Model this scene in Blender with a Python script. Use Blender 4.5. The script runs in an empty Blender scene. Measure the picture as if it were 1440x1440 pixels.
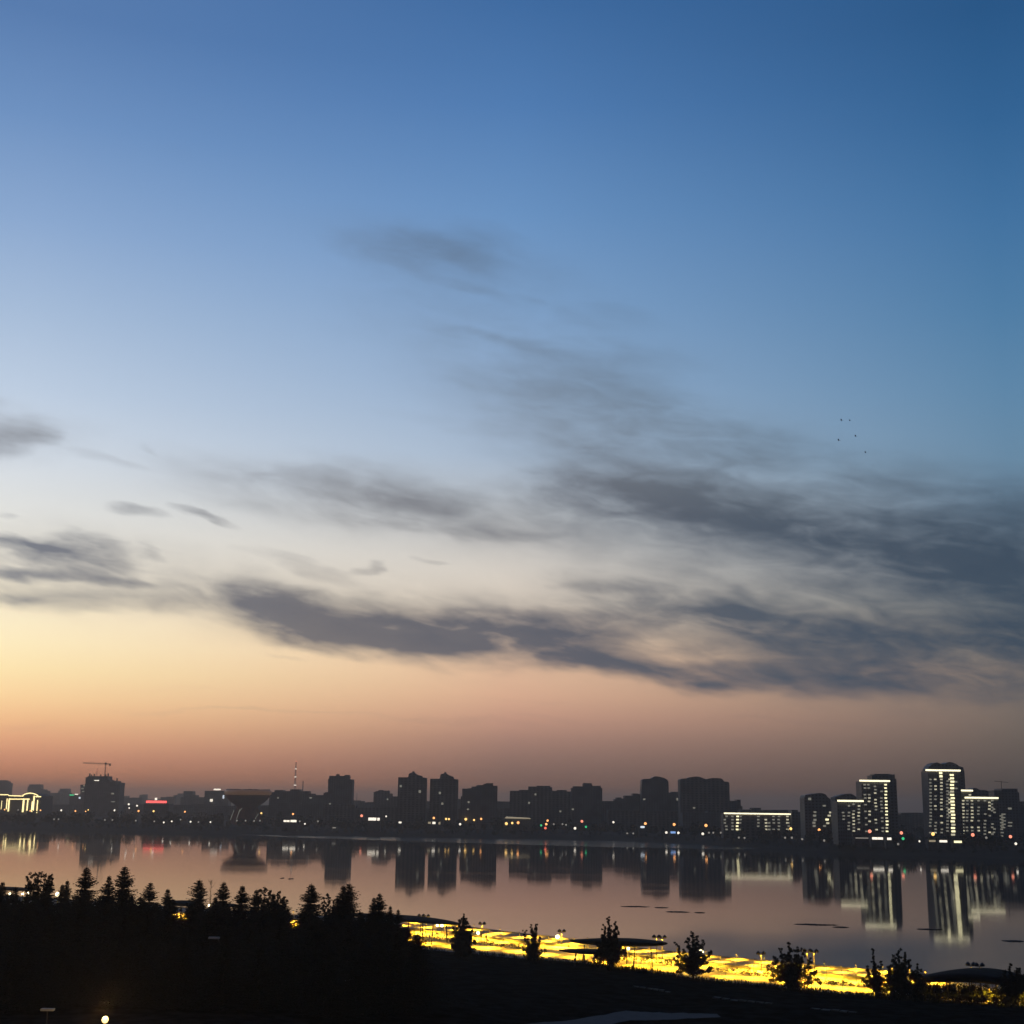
import bpy, bmesh, math, random
from mathutils import Vector, Matrix, noise
random.seed(7)
S = bpy.context.scene
COL = S.collection
R = math.radians

# ------------------------------------------------------------------ camera
F, HY, H = 1900.0, 1136.0, 36.0          # focal length in px of a 1440 px frame, horizon row, camera height (m)
TH = math.radians(0.8)                   # slight roll of the hand-held camera
CT, ST = math.cos(TH), math.sin(TH)
P = math.atan((HY - 720) / F)
CP, SP = math.cos(P), math.sin(P)
cam = bpy.data.cameras.new('camera')
cam.sensor_fit = 'HORIZONTAL'
cam.angle = 2 * math.atan(720 / F)
cam.clip_start, cam.clip_end = 0.5, 60000
co = bpy.data.objects.new('camera', cam)
_f, _u = Vector((0, CP, SP)), Vector((0, -SP, CP))
_r2 = Vector((1, 0, 0)) * CT + _u * ST
_u2 = Vector((1, 0, 0)) * -ST + _u * CT
co.matrix_world = Matrix(((_r2.x, _u2.x, -_f.x, 0), (_r2.y, _u2.y, -_f.y, 0), (_r2.z, _u2.z, -_f.z, H), (0, 0, 0, 1)))
COL.objects.link(co)
S.camera = co


def ray(x, y):
    u, v = (x - 720) / F, (720 - y) / F
    u, v = u * CT - v * ST, u * ST + v * CT
    return Vector((u, CP - v * SP, SP + v * CP))


def at(x, y, Y):
    r = ray(x, y)
    return Vector((0, 0, H)) + r * (Y / r.y)


def on(x, y, z):
    r = ray(x, y)
    return Vector((0, 0, H)) + r * ((z - H) / r.z)


def nd(x, d):
    """distance of a thing whose foot meets the water level as measured from its reflection"""
    return on(x, 1115 + 52 * 1597 / d, 0).y


def azel(x, y):
    r = ray(x, y).normalized()
    return math.degrees(math.atan2(r.x, r.y)), math.degrees(math.asin(r.z))


def lerp_table(tab, x):
    if x <= tab[0][0]:
        (a, b), (c, d) = tab[0], tab[1]
    elif x >= tab[-1][0]:
        (a, b), (c, d) = tab[-2], tab[-1]
    else:
        for i in range(len(tab) - 1):
            if tab[i][0] <= x <= tab[i + 1][0]:
                (a, b), (c, d) = tab[i], tab[i + 1]
                break
    return b + (d - b) * (x - a) / (c - a)


def ss(a, b, x):
    t = min(1, max(0, (x - a) / (b - a)))
    return t * t * (3 - 2 * t)


def lin(c):
    return tuple((v / 255 / 12.92) if v / 255 <= 0.04045 else ((v / 255 + 0.055) / 1.055) ** 2.4 for v in c)


# ------------------------------------------------------------------ node helpers
class NT:
    def __init__(self, tree):
        self.t = tree
        self.n = tree.nodes
        self.l = tree.links

    def node(self, kind, **kw):
        n = self.n.new(kind)
        for k, v in kw.items():
            setattr(n, k, v)
        return n

    def put(self, sock, v):
        if isinstance(v, bpy.types.NodeSocket):
            self.l.new(v, sock)
        else:
            sock.default_value = v

    def math(self, op, a, b=0.0, c=None, clamp=False):
        n = self.node('ShaderNodeMath', operation=op, use_clamp=clamp)
        self.put(n.inputs[0], a)
        self.put(n.inputs[1], b)
        if c is not None:
            self.put(n.inputs[2], c)
        return n.outputs[0]

    def rng(self, v, a, b, c=0.0, d=1.0, kind='SMOOTHSTEP'):
        n = self.node('ShaderNodeMapRange', interpolation_type=kind)
        for i, q in enumerate((v, a, b, c, d)):
            self.put(n.inputs[i], q)
        return n.outputs[0]

    def mix(self, f, a, b):
        n = self.node('ShaderNodeMix', data_type='RGBA')
        self.put(n.inputs['Factor'], f)
        A = [s for s in n.inputs if s.name == 'A' and s.type == 'RGBA'][0]
        B = [s for s in n.inputs if s.name == 'B' and s.type == 'RGBA'][0]
        self.put(A, a)
        self.put(B, b)
        return [s for s in n.outputs if s.type == 'RGBA'][0]

    def ramp(self, v, stops, interp='LINEAR'):
        n = self.node('ShaderNodeValToRGB')
        cr = n.color_ramp
        cr.interpolation = interp
        stops = sorted(stops)
        while len(cr.elements) > 1:
            cr.elements.remove(cr.elements[-1])
        cr.elements[0].position = stops[0][0]
        cr.elements[0].color = (*stops[0][1], 1)
        for p, c in stops[1:]:
            e = cr.elements.new(p)
            e.color = (*c, 1)
        self.put(n.inputs[0], v)
        return n.outputs[0]

    def noise(self, vec, scale=1.0, detail=5.0, rough=0.55, dist=0.0):
        n = self.node('ShaderNodeTexNoise')
        if vec is not None:
            self.l.new(vec, n.inputs['Vector'])
        n.inputs['Scale'].default_value = scale
        n.inputs['Detail'].default_value = detail
        n.inputs['Roughness'].default_value = rough
        n.inputs['Distortion'].default_value = dist
        return n

    def comb(self, x, y, z=0.0):
        n = self.node('ShaderNodeCombineXYZ')
        for i, q in enumerate((x, y, z)):
            self.put(n.inputs[i], q)
        return n.outputs[0]


# ------------------------------------------------------------------ sky (world)
world = bpy.data.worlds.new('World')
S.world = world
world.use_nodes = True
wt = NT(world.node_tree)
for n in list(wt.n):
    wt.n.remove(n)
tc = wt.node('ShaderNodeTexCoord')
sep = wt.node('ShaderNodeSeparateXYZ')
wt.l.new(tc.outputs['Generated'], sep.inputs[0])
X_, Y_, Z_ = sep.outputs
el = wt.math('MULTIPLY', wt.math('ARCSINE', Z_), 180 / math.pi)
az = wt.math('MULTIPLY', wt.math('ARCTAN2', X_, Y_), 180 / math.pi)
e01 = wt.math('DIVIDE', el, 60.0, clamp=True)

SKY = {
    'L': (0, [(0, (88, 124, 174)), (150, (110, 145, 192)), (300, (139, 168, 207)), (430, (166, 188, 216)), (540, (188, 204, 224)), (640, (211, 219, 228)),
              (720, (225, 225, 221)), (800, (238, 230, 213)), (850, (249, 235, 204)), (900, (254, 236, 193)), (940, (253, 228, 176)),
              (980, (249, 210, 158)), (1010, (239, 189, 142)), (1040, (220, 163, 127)), (1065, (196, 140, 114)), (1088, (166, 119, 100)), (1105, (146, 108, 95)), (1120, (132, 101, 91))]),
    'C': (720, [(0, (64, 107, 160)), (150, (81, 124, 177)), (300, (105, 145, 192)), (430, (127, 160, 199)), (540, (146, 172, 203)), (640, (166, 184, 205)),
                (720, (186, 190, 194)), (800, (210, 203, 194)), (850, (218, 205, 189)), (900, (228, 198, 170)), (940, (226, 187, 156)),
                (980, (212, 169, 142)), (1010, (192, 149, 129)), (1040, (162, 127, 114)), (1065, (140, 112, 103)), (1088, (122, 100, 94)), (1105, (110, 92, 88)), (1125, (98, 85, 82))]),
    'R': (1440, [(0, (43, 87, 134)), (150, (52, 99, 147)), (300, (67, 114, 160)), (430, (80, 125, 165)), (540, (94, 134, 168)), (640, (105, 138, 165)),
                 (720, (114, 137, 157)), (800, (128, 138, 146)), (850, (138, 141, 138)), (900, (143, 137, 126)), (940, (140, 126, 114)),
                 (980, (128, 115, 105)), (1010, (116, 105, 98)), (1040, (104, 95, 90)), (1065, (95, 87, 84)), (1088, (86, 80, 79)), (1105, (79, 75, 75)), (1140, (68, 66, 68))]),
}
cols = {}
HZ, HTOP = 0.00016, 140.0
AIR = {'L': (.086, .1, .115), 'C': (.077, .088, .1), 'R': (.07, .074, .088)}
for k, (x, st) in SKY.items():
    stops = []
    for y, c in st:
        e_ = azel(x, y)[1]
        T = max(.36, math.exp(-HZ * min(9000, (HTOP - H) / math.sin(R(max(.3, e_))))))   # what the haze lets through
        stops.append((max(0, e_ / 60), tuple(max(.02, (q - (1 - T) * i_) / T) for q, i_ in zip(lin(c), AIR[k]))))
    zen = {'L': (44, 88, 148), 'C': (38, 82, 142), 'R': (24, 64, 118)}[k]
    stops.append((1.0, lin(zen)))
    cols[k] = wt.ramp(e01, stops)
back = wt.ramp(e01, [(0.0, lin((36, 38, 46))), (0.15, lin((32, 38, 52))), (0.5, lin((20, 34, 62))), (1.0, lin((17, 38, 74)))])
lc = wt.rng(az, -20.8, 0.0, kind='LINEAR')
cr_ = wt.rng(az, 0.0, 20.8, kind='LINEAR')
sky = wt.mix(cr_, wt.mix(lc, cols['L'], cols['C']), cols['R'])
bk = wt.math('MAXIMUM', wt.rng(az, 24.0, 80.0), wt.rng(az, -50.0, -115.0))
sky = wt.mix(bk, sky, back)

# clouds: streaked banks, given by azimuth / elevation in degrees
base = wt.comb(az, el)
dens_vec = wt.node('ShaderNodeMapping', vector_type='TEXTURE')
dens_vec.inputs['Rotation'].default_value = (0, 0, R(-9))
dens_vec.inputs['Scale'].default_value = (3.2, 1.0, 1)
wt.l.new(base, dens_vec.inputs[0])
dv = dens_vec.outputs[0]
warp = wt.noise(dv, 0.62, 4.0, 0.55)
wsub = wt.node('ShaderNodeVectorMath', operation='SUBTRACT')
wt.l.new(warp.outputs['Color'], wsub.inputs[0])
wsub.inputs[1].default_value = (0.5, 0.5, 0.5)
wmul = wt.node('ShaderNodeVectorMath', operation='MULTIPLY')
wt.l.new(wsub.outputs[0], wmul.inputs[0])
wmul.inputs[1].default_value = (4.2, 1.5, 0)
wadd = wt.node('ShaderNodeVectorMath', operation='ADD')
wt.l.new(base, wadd.inputs[0])
wt.l.new(wmul.outputs[0], wadd.inputs[1])
wc = wadd.outputs[0]
PXD = math.degrees(1 / 1945)


def after(total):
    """the cloud coordinates, evaluated after the sum so far (keeps the shader small)"""
    q = wt.node('ShaderNodeVectorMath', operation='MULTIPLY_ADD')
    wt.l.new(total, q.inputs[0])
    q.inputs[1].default_value = (1e-7, 1e-7, 1e-7)
    wt.l.new(wc, q.inputs[2])
    return q.outputs[0]


def blob(x, y, hl, hh, slope, amp, vec=None):
    a, e = azel(x, y)
    m = wt.node('ShaderNodeMapping', vector_type='TEXTURE')
    m.inputs['Location'].default_value = (a, e, 0)
    m.inputs['Rotation'].default_value = (0, 0, R(-slope))
    m.inputs['Scale'].default_value = (hl * PXD * 1.35, hh * PXD * 1.6, 1)
    wt.l.new(vec or wc, m.inputs[0])
    ln = wt.node('ShaderNodeVectorMath', operation='LENGTH')
    wt.l.new(m.outputs[0], ln.inputs[0])
    return wt.rng(ln.outputs['Value'], 1.0, 0.1, 0.0, amp)


BLOBS = [
    (22, 612, 55, 24, -12, 1.5), (-60, 600, 60, 40, 0, .8), (150, 648, 55, 8, 14, .35), (218, 638, 18, 5, 15, .35),
    (175, 716, 48, 8, 4, .9), (288, 729, 55, 5, 14, .8), (17, 725, 20, 4, 0, .4),
    (30, 762, 80, 8, 6, 1.3), (110, 776, 72, 17, 4, 1.9), (60, 802, 120, 10, -3, 1.4), (210, 782, 25, 7, 6, .65), (-60, 780, 70, 30, 0, .7),
    (165, 817, 62, 7, 2, 1.3), (150, 846, 190, 17, 0, .62), (285, 825, 60, 14, 12, .6), (20, 838, 60, 8, 0, .4),
    (375, 850, 95, 34, 12, 1.3), (450, 872, 140, 32, 8, 1.0), (560, 872, 170, 28, 8, .95), (520, 900, 150, 22, 10, .8), (640, 905, 200, 24, 6, 1.1),
    (780, 882, 160, 22, 2, 1.4), (760, 918, 160, 16, 6, .7), (910, 948, 130, 14, 5, .85), (1010, 948, 120, 16, 2, .8),
    (690, 893, 190, 24, 4, 1.3), (880, 936, 150, 18, 5, 1.1), (560, 895, 120, 18, 8, .9), (830, 690, 150, 26, 4, .8),
    (500, 690, 170, 36, 6, .42), (590, 715, 130, 34, 10, .42), (560, 738, 60, 10, 10, .5), (690, 750, 120, 9, 2, .5), (430, 800, 100, 9, 14, .35), (515, 799, 42, 6, -6, .62), (605, 790, 30, 4, 0, .3),
    (880, 690, 190, 36, 3, .92), (1040, 712, 200, 38, 8, .9), (1200, 745, 220, 42, 10, .85), (1340, 790, 220, 52, 8, .95), (1440, 760, 160, 80, 0, .65), (1380, 810, 150, 30, 0, .5), (1100, 770, 200, 40, 8, .5),
    (850, 830, 90, 9, 2, .7), (930, 850, 160, 22, 12, .8), (1050, 872, 150, 24, 10, .85), (1035, 832, 28, 12, 18, .7), (1180, 880, 140, 28, 6, .8), (960, 872, 120, 20, 4, .6), (1110, 900, 180, 30, 6, .55),
    (1290, 915, 170, 44, 4, 1.0), (1420, 920, 140, 50, 4, 1.0), (1210, 945, 170, 26, 0, .8), (1340, 960, 150, 22, 0, .8), (1520, 900, 160, 90, 0, 1.0), (1080, 962, 120, 14, 0, .55),
    (1000, 780, 250, 60, 8, .28), (800, 740, 200, 40, 8, .28),
    (550, 350, 115, 26, 2, .55), (640, 358, 100, 24, 8, .48), (690, 330, 70, 20, 10, .3), (690, 412, 110, 11, 12, .42), (690, 470, 100, 10, 10, .48), (740, 486, 80, 10, 10, .45), (850, 445, 110, 20, 10, .25),
    (760, 535, 190, 28, 10, .3), (880, 575, 150, 24, 12, .32), (1010, 610, 130, 22, 10, .22), (850, 500, 170, 22, 8, .25), (650, 600, 150, 12, 6, .15),
    (250, 215, 60, 14, 0, .08), (390, 918, 45, 4, 8, .22), (330, 1001, 220, 3, 0, .22), (620, 1014, 190, 5, 2, .2), (800, 1012, 160, 5, 2, .14), (750, 985, 160, 3, 0, .12), (250, 972, 220, 3, 0, .1), (30, 1018, 60, 5, 0, .25), (1150, 1015, 200, 5, 3, .16),
]
tot = None
for b in BLOBS:
    v = blob(*b, after(tot) if tot is not None else None)
    tot = v if tot is None else wt.math('ADD', tot, v)
na = wt.noise(dv, 0.42, 4.0, 0.55).outputs['Fac']
nb = wt.noise(dv, 1.3, 5.0, 0.52, 0.6).outputs['Fac']
nc = wt.noise(dv, 5.5, 6.0, 0.65, 0.6).outputs['Fac']
fbm = wt.math('ADD', wt.math('ADD', wt.math('MULTIPLY', na, 0.56), wt.math('MULTIPLY', nb, 0.36)), wt.math('MULTIPLY', nc, 0.08))
nz = wt.rng(fbm, 0.33, 0.65, 0.35, 1.42, 'LINEAR')
tot = wt.math('DIVIDE', tot, wt.math('ADD', wt.math('MULTIPLY', tot, 0.3), 0.78))
dens = wt.math('MULTIPLY', tot, nz)
alpha = wt.rng(dens, 0.05, 1.45, 0.0, 0.9, 'LINEAR')
# soft veils of high cloud round the denser streaks
VEILS = [(740, 890, 300, 40, 4, .9), (1180, 750, 400, 95, 7, .8), (1260, 905, 330, 85, 3, .75), (1430, 840, 260, 150, 0, .5), (570, 712, 300, 48, 6, .62), (640, 880, 420, 52, 7, .55), (980, 860, 260, 60, 8, .5), (740, 500, 280, 100, 18, .5), (860, 590, 250, 70, 16, .42), (610, 360, 200, 44, 6, .42), (900, 660, 260, 60, 8, .5), (1120, 690, 300, 60, 5, .45), (400, 690, 230, 40, 6, .4),
         (90, 800, 230, 52, 3, .5), (960, 600, 300, 50, 10, .3), (20, 610, 110, 36, 0, .4), (1000, 700, 300, 45, 6, .55), (300, 850, 200, 36, 6, .45), (1050, 950, 240, 26, 4, .5)]
vt = None
for b in VEILS:
    v = blob(*b, after(vt if vt is not None else alpha))
    vt = v if vt is None else wt.math('ADD', vt, v)
nv = wt.math('ADD', wt.math('MULTIPLY', na, 0.62), wt.math('MULTIPLY', nb, 0.38))
va = wt.math('MULTIPLY', wt.math('MINIMUM', vt, 1.0), wt.rng(nv, 0.34, 0.64, 0.12, 0.78, 'LINEAR'))
alpha = wt.math('SUBTRACT', 1.0, wt.math('MULTIPLY', wt.math('SUBTRACT', 1.0, alpha), wt.math('SUBTRACT', 1.0, va)))
ccol = wt.ramp(wt.rng(az, -20.8, 20.8, kind='LINEAR'), [(0, lin((108, 114, 128))), (.3, lin((104, 104, 112))), (.55, lin((86, 92, 105))), (.75, lin((74, 86, 101))), (1, lin((58, 75, 93)))])
warm = wt.rng(el, 5.2, 3.2)
ccol = wt.mix(wt.math('MULTIPLY', warm, 0.8), ccol, wt.mix(0.55, ccol, sky))
hi = wt.rng(el, 11.0, 18.0)
lo = wt.node('ShaderNodeMix', data_type='RGBA', blend_type='MULTIPLY')
lo.inputs['Factor'].default_value = 1.0
wt.put([q for q in lo.inputs if q.name == 'A' and q.type == 'RGBA'][0], sky)
wt.put([q for q in lo.inputs if q.name == 'B' and q.type == 'RGBA'][0], (0.72, 0.66, 0.6, 1))
ccol = wt.mix(wt.math('MULTIPLY', hi, 0.75), ccol, [q for q in lo.outputs if q.type == 'RGBA'][0])
sky = wt.mix(alpha, sky, ccol)
grain = wt.noise(tc.outputs['Generated'], 900.0, 2.0, 0.6).outputs['Fac']
bg = wt.node('ShaderNodeBackground')
wt.l.new(sky, bg.inputs['Color'])
bg.inputs['Strength'].default_value = 1.0
wo = wt.node('ShaderNodeOutputWorld')
wt.l.new(bg.outputs[0], wo.inputs['Surface'])
world.cycles.sampling_method = 'MANUAL'
world.cycles.sample_map_resolution = 1024

# ------------------------------------------------------------------ materials
MATS = {}


def principled(name, color, rough=0.8, spec=0.3, metal=0.0, var=0.25, scale=0.6):
    if name in MATS:
        return MATS[name]
    m = bpy.data.materials.new(name)
    m.use_nodes = True
    t = NT(m.node_tree)
    b = t.n['Principled BSDF']
    g = t.node('ShaderNodeNewGeometry')
    nz = t.noise(g.outputs['Position'], scale, 4.0, 0.6).outputs['Fac']
    c1 = tuple(max(0, c * (1 - var)) for c in color) + (1,)
    c2 = tuple(c * (1 + var) for c in color) + (1,)
    t.l.new(t.mix(t.rng(nz, 0.3, 0.7), c1, c2), b.inputs['Base Color'])
    b.inputs['Roughness'].default_value = rough
    b.inputs['Specular IOR Level'].default_value = spec
    b.inputs['Metallic'].default_value = metal
    MATS[name] = m
    return m


def emit(name, color, strength):
    if name in MATS:
        return MATS[name]
    m = bpy.data.materials.new(name)
    m.use_nodes = True
    t = NT(m.node_tree)
    b = t.n['Principled BSDF']
    b.inputs['Base Color'].default_value = (0.3, 0.3, 0.3, 1)
    b.inputs['Emission Color'].default_value = (*color, 1)
    b.inputs['Emission Strength'].default_value = strength
    MATS[name] = m
    return m


def facade(name, wall, fx=3.4, fz=3.0, glass=(0.05, 0.052, 0.056)):
    """rendered wall with a regular grid of dark window glass"""
    if name in MATS:
        return MATS[name]
    m = bpy.data.materials.new(name)
    m.use_nodes = True
    t = NT(m.node_tree)
    b = t.n['Principled BSDF']
    g = t.node('ShaderNodeNewGeometry')
    s = t.node('ShaderNodeSeparateXYZ')
    t.l.new(g.outputs['Position'], s.inputs[0])
    u = t.math('ADD', s.outputs[0], s.outputs[1])
    fu = t.math('FRACT', t.math('DIVIDE', u, fx))
    fv = t.math('FRACT', t.math('DIVIDE', s.outputs[2], fz))
    mu = t.math('MULTIPLY', t.math('GREATER_THAN', fu, 0.28), t.math('LESS_THAN', fu, 0.78))
    mv = t.math('MULTIPLY', t.math('GREATER_THAN', fv, 0.3), t.math('LESS_THAN', fv, 0.8))
    win = t.math('MULTIPLY', mu, mv)
    n2 = t.noise(g.outputs['Position'], 0.09, 4.0, 0.6).outputs['Fac']
    wcol = t.mix(t.rng(n2, 0.3, 0.7), tuple(c * .72 for c in wall) + (1,), tuple(c * 1.25 for c in wall) + (1,))
    t.l.new(t.mix(win, wcol, (*glass, 1)), b.inputs['Base Color'])
    t.l.new(t.rng(win, 0, 1, 0.85, 0.35, 'LINEAR'), b.inputs['Roughness'])
    MATS[name] = m
    return m


M_wall = facade('concrete_facade', (0.17, 0.167, 0.163), 3.6, 3.0, (0.04, 0.043, 0.048))
M_wall2 = facade('brick_facade', (0.19, 0.155, 0.135), 5.5, 3.1, (0.04, 0.043, 0.048))
M_wall3 = facade('glass_facade', (0.15, 0.15, 0.15), 2.2, 3.3, (0.03, 0.033, 0.038))
M_plain = principled('plain_concrete', (0.12, 0.12, 0.12), 0.9)
M_dark = principled('dark_metal', (0.02, 0.02, 0.022), 0.5)
M_brown = principled('copper_cladding', (0.30, 0.075, 0.05), 0.7)
M_gold = emit('golden_rim_glow', (1.0, 0.48, 0.2), 0.07)  # faint emission on the rim stands in for floodlight falling on it
M_red = principled('red_paint', (0.3, 0.04, 0.03), 0.6)
M_white = principled('white_paint', (0.6, 0.6, 0.6), 0.6)
M_roofing = principled('roofing', (0.03, 0.03, 0.034), 0.9)
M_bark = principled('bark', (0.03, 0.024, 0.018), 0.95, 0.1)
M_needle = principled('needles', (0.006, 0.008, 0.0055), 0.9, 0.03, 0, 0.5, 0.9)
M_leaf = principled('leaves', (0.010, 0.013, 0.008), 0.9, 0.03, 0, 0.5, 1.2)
M_fartree = principled('far_leaves', (0.024, 0.028, 0.02), 0.95, 0.05, 0, 0.5, 0.2)
M_grass = principled('dry_grass', (0.03, 0.03, 0.014), 0.95, 0.05)
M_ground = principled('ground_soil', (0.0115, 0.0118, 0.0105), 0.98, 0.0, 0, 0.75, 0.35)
M_farland = principled('far_land', (0.03, 0.03, 0.028), 0.95, 0.05, 0, 0.4, 0.03)
M_kerb = principled('kerb_stone', (0.12, 0.115, 0.1), 0.9, 0.2, 0, 0.5, 0.5)
M_path = principled('path_concrete', (0.036, 0.039, 0.041), 0.8, 0.3, 0, 0.2, 0.4)
M_canopy = principled('canopy_sheet', (0.014, 0.013, 0.014), 0.9, 0.05)
M_cloth = principled('dark_cloth', (0.02, 0.02, 0.025), 0.9)
M_skin = principled('skin', (0.3, 0.18, 0.12), 0.6)
M_bird = principled('bird_feather', (0.12, 0.12, 0.125), 0.9)
M_mat = principled('wet_sand', (0.07, 0.058, 0.05), 0.9, 0.1, 0, 0.5, 0.4)

E = {
    'o': emit('lamp_orange', (1.0, 0.42, 0.13), 2.2),
    'y': emit('lamp_amber', (1.0, 0.6, 0.18), 2.1),
    'w': emit('lamp_white', (1.0, 0.9, 0.74), 1.5),
    'c': emit('lamp_cool', (0.78, 0.86, 0.95), 1.2),
    'r': emit('lamp_red', (1.0, 0.16, 0.09), 1.7),
    'q': emit('lamp_pink_red', (1.0, 0.3, 0.18), 1.7),
    'g': emit('lamp_green', (0.05, 0.8, 0.3), .9),
    'd': emit('lamp_dim', (0.95, 0.86, 0.72), 0.27),
    'b': emit('screen_blue', (0.3, 0.52, 1.0), .9),
    'strip': emit('roof_light_strip', (1.0, 0.9, 0.58), 2.0),
    'w3': emit('window_bright', (1.0, 0.9, 0.52), 1.7),
    'w2': emit('window_medium', (1.0, 0.91, 0.62), 0.62),
    'w1': emit('window_faint', (0.95, 0.9, 0.7), 0.22),
    'hall': emit('hall_light', (1.0, 0.78, 0.34), 2.4),
    'sign': emit('red_sign', (1.0, 0.1, 0.09), 2.2),
    'pav': emit('pavilion_fascia_light', (0.8, 0.66, 0.42), 0.42),
    'globe': emit('globe_light', (1.0, 0.86, 0.5), 9.0),
}

# paving of the promenade: pale slabs
m = bpy.data.materials.new('promenade_paving')
m.use_nodes = True
t = NT(m.node_tree)
b = t.n['Principled BSDF']
g = t.node('ShaderNodeNewGeometry')
br = t.node('ShaderNodeTexBrick')
t.l.new(g.outputs['Position'], br.inputs['Vector'])
br.inputs['Scale'].default_value = 0.7
br.inputs['Color1'].default_value = (0.22, 0.21, 0.18, 1)
br.inputs['Color2'].default_value = (0.17, 0.16, 0.14, 1)
br.inputs['Mortar'].default_value = (0.08, 0.075, 0.07, 1)
n1 = t.noise(g.outputs['Position'], 0.5, 5, 0.7).outputs['Fac']
t.l.new(t.mix(t.rng(n1, 0.4, 0.8, 0, 0.5), br.outputs['Color'], (0.06, 0.055, 0.045, 1)), b.inputs['Base Color'])
b.inputs['Roughness'].default_value = 0.8
M_pave = m

# water: a dark mirror with small ripples, rougher where the wind catches it under the far bank
m = bpy.data.materials.new('calm_water')
m.use_nodes = True
t = NT(m.node_tree)
b = t.n['Principled BSDF']
b.inputs['Base Color'].default_value = (0.012, 0.014, 0.016, 1)
b.inputs['IOR'].default_value = 1.45
g = t.node('ShaderNodeNewGeometry')
mp = t.node('ShaderNodeMapping')
mp.inputs['Scale'].default_value = (0.006, 0.02, 0.02)
t.l.new(g.outputs['Position'], mp.inputs[0])
pn = t.noise(mp.outputs[0], 1.0, 5, 0.6).outputs['Fac']
at_ = t.node('ShaderNodeAttribute', attribute_name='ripple')
patch = t.math('ADD', t.math('MULTIPLY', t.rng(pn, 0.42, 0.72), 0.022), 0.042)
rip = t.rng(t.math('ADD', at_.outputs['Fac'], t.math('MULTIPLY', t.math('SUBTRACT', pn, 0.5), 0.5)), 0.42, 0.58)
t.l.new(t.math('ADD', patch, t.math('MULTIPLY', rip, 0.13)), b.inputs['Roughness'])
t.l.new(t.math('SUBTRACT', 0.5, t.math('MULTIPLY', rip, 0.42)), b.inputs['Specular IOR Level'])
bm1 = t.noise(g.outputs['Position'], 0.22, 3, 0.5)
bmp = t.node('ShaderNodeBump')
bmp.inputs['Strength'].default_value = 0.02
bmp.inputs['Distance'].default_value = 0.12
t.l.new(bm1.outputs['Fac'], bmp.inputs['Height'])
t.l.new(bmp.outputs[0], b.inputs['Normal'])
df = t.node('ShaderNodeBsdfDiffuse')
df.inputs['Color'].default_value = (0.05, 0.042, 0.036, 1)
mx = t.node('ShaderNodeMixShader')
mx.inputs[0].default_value = 0.15        # dull diffuse share mixed in to dim the mirror reflection
t.l.new(b.outputs[0], mx.inputs[1])
t.l.new(df.outputs[0], mx.inputs[2])
t.l.new(mx.outputs[0], t.n['Material Output'].inputs['Surface'])
M_water = m


# ------------------------------------------------------------------ mesh helpers
class MB:
    def __init__(self):
        self.v, self.f = [], []

    def quad(self, *pts):
        i = len(self.v)
        self.v += [tuple(p) for p in pts]
        self.f.append(tuple(range(i, i + len(pts))))

    def box(self, a, b):
        x0, y0, z0 = a
        x1, y1, z1 = b
        i = len(self.v)
        self.v += [(x0, y0, z0), (x1, y0, z0), (x1, y1, z0), (x0, y1, z0), (x0, y0, z1), (x1, y0, z1), (x1, y1, z1), (x0, y1, z1)]
        for q in ((0, 3, 2, 1), (4, 5, 6, 7), (0, 1, 5, 4), (1, 2, 6, 5), (2, 3, 7, 6), (3, 0, 4, 7)):
            self.f.append(tuple(i + k for k in q))

    def tube(self, a, b, r0, r1=None, n=8, cap=True):
        r1 = r0 if r1 is None else r1
        a, b = Vector(a), Vector(b)
        d = (b - a).normalized()
        s = d.orthogonal().normalized()
        q = d.cross(s)
        i = len(self.v)
        for p, r in ((a, r0), (b, r1)):
            for k in range(n):
                w = 2 * math.pi * k / n
                self.v.append(tuple(p + s * (r * math.cos(w)) + q * (r * math.sin(w))))
        for k in range(n):
            self.f.append((i + k, i + (k + 1) % n, i + n + (k + 1) % n, i + n + k))
        if cap:
            self.f.append(tuple(i + k for k in reversed(range(n))))
            self.f.append(tuple(i + n + k for k in range(n)))

    def path(self, pts, r0, r1=None, n=6):
        r1 = r0 if r1 is None else r1
        m_ = len(pts) - 1
        for k in range(m_):
            self.tube(pts[k], pts[k + 1], r0 + (r1 - r0) * k / m_, r0 + (r1 - r0) * (k + 1) / m_, n)

    def lathe(self, prof, n=48, c=(0, 0)):
        i = len(self.v)
        for r, z in prof:
            for k in range(n):
                w = 2 * math.pi * k / n
                self.v.append((c[0] + r * math.cos(w), c[1] + r * math.sin(w), z))
        for j in range(len(prof) - 1):
            for k in range(n):
                self.f.append((i + j * n + k, i + j * n + (k + 1) % n, i + (j + 1) * n + (k + 1) % n, i + (j + 1) * n + k))

    def ball(self, c, r, n=8, m_=6, sz=1.0):
        prof = [(r * math.sin(math.pi * j / m_) + 1e-4, c[2] - r * sz * math.cos(math.pi * j / m_)) for j in range(m_ + 1)]
        self.lathe(prof, n, (c[0], c[1]))

    def mesh(self, name, mat, smooth=False):
        me = bpy.data.meshes.new(name)
        me.from_pydata(self.v, [], self.f)
        me.materials.append(mat)
        if smooth:
            for p in me.polygons:
                p.use_smooth = True
        me.update()
        return me

    def build(self, name, mat, parent=None, loc=None, smooth=False):
        return link(name, self.mesh(name, mat, smooth), parent, loc)


def link(name, data, parent=None, loc=None):
    o = bpy.data.objects.new(name, data)
    COL.objects.link(o)
    if parent is not None:
        o.parent = parent
    if loc is not None:
        o.location = loc
    return o


def tag(o, label, cat, group=None, kind=None):
    o['label'] = label
    o['category'] = cat
    if group:
        o['group'] = group
    if kind:
        o['kind'] = kind
    return o


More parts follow.
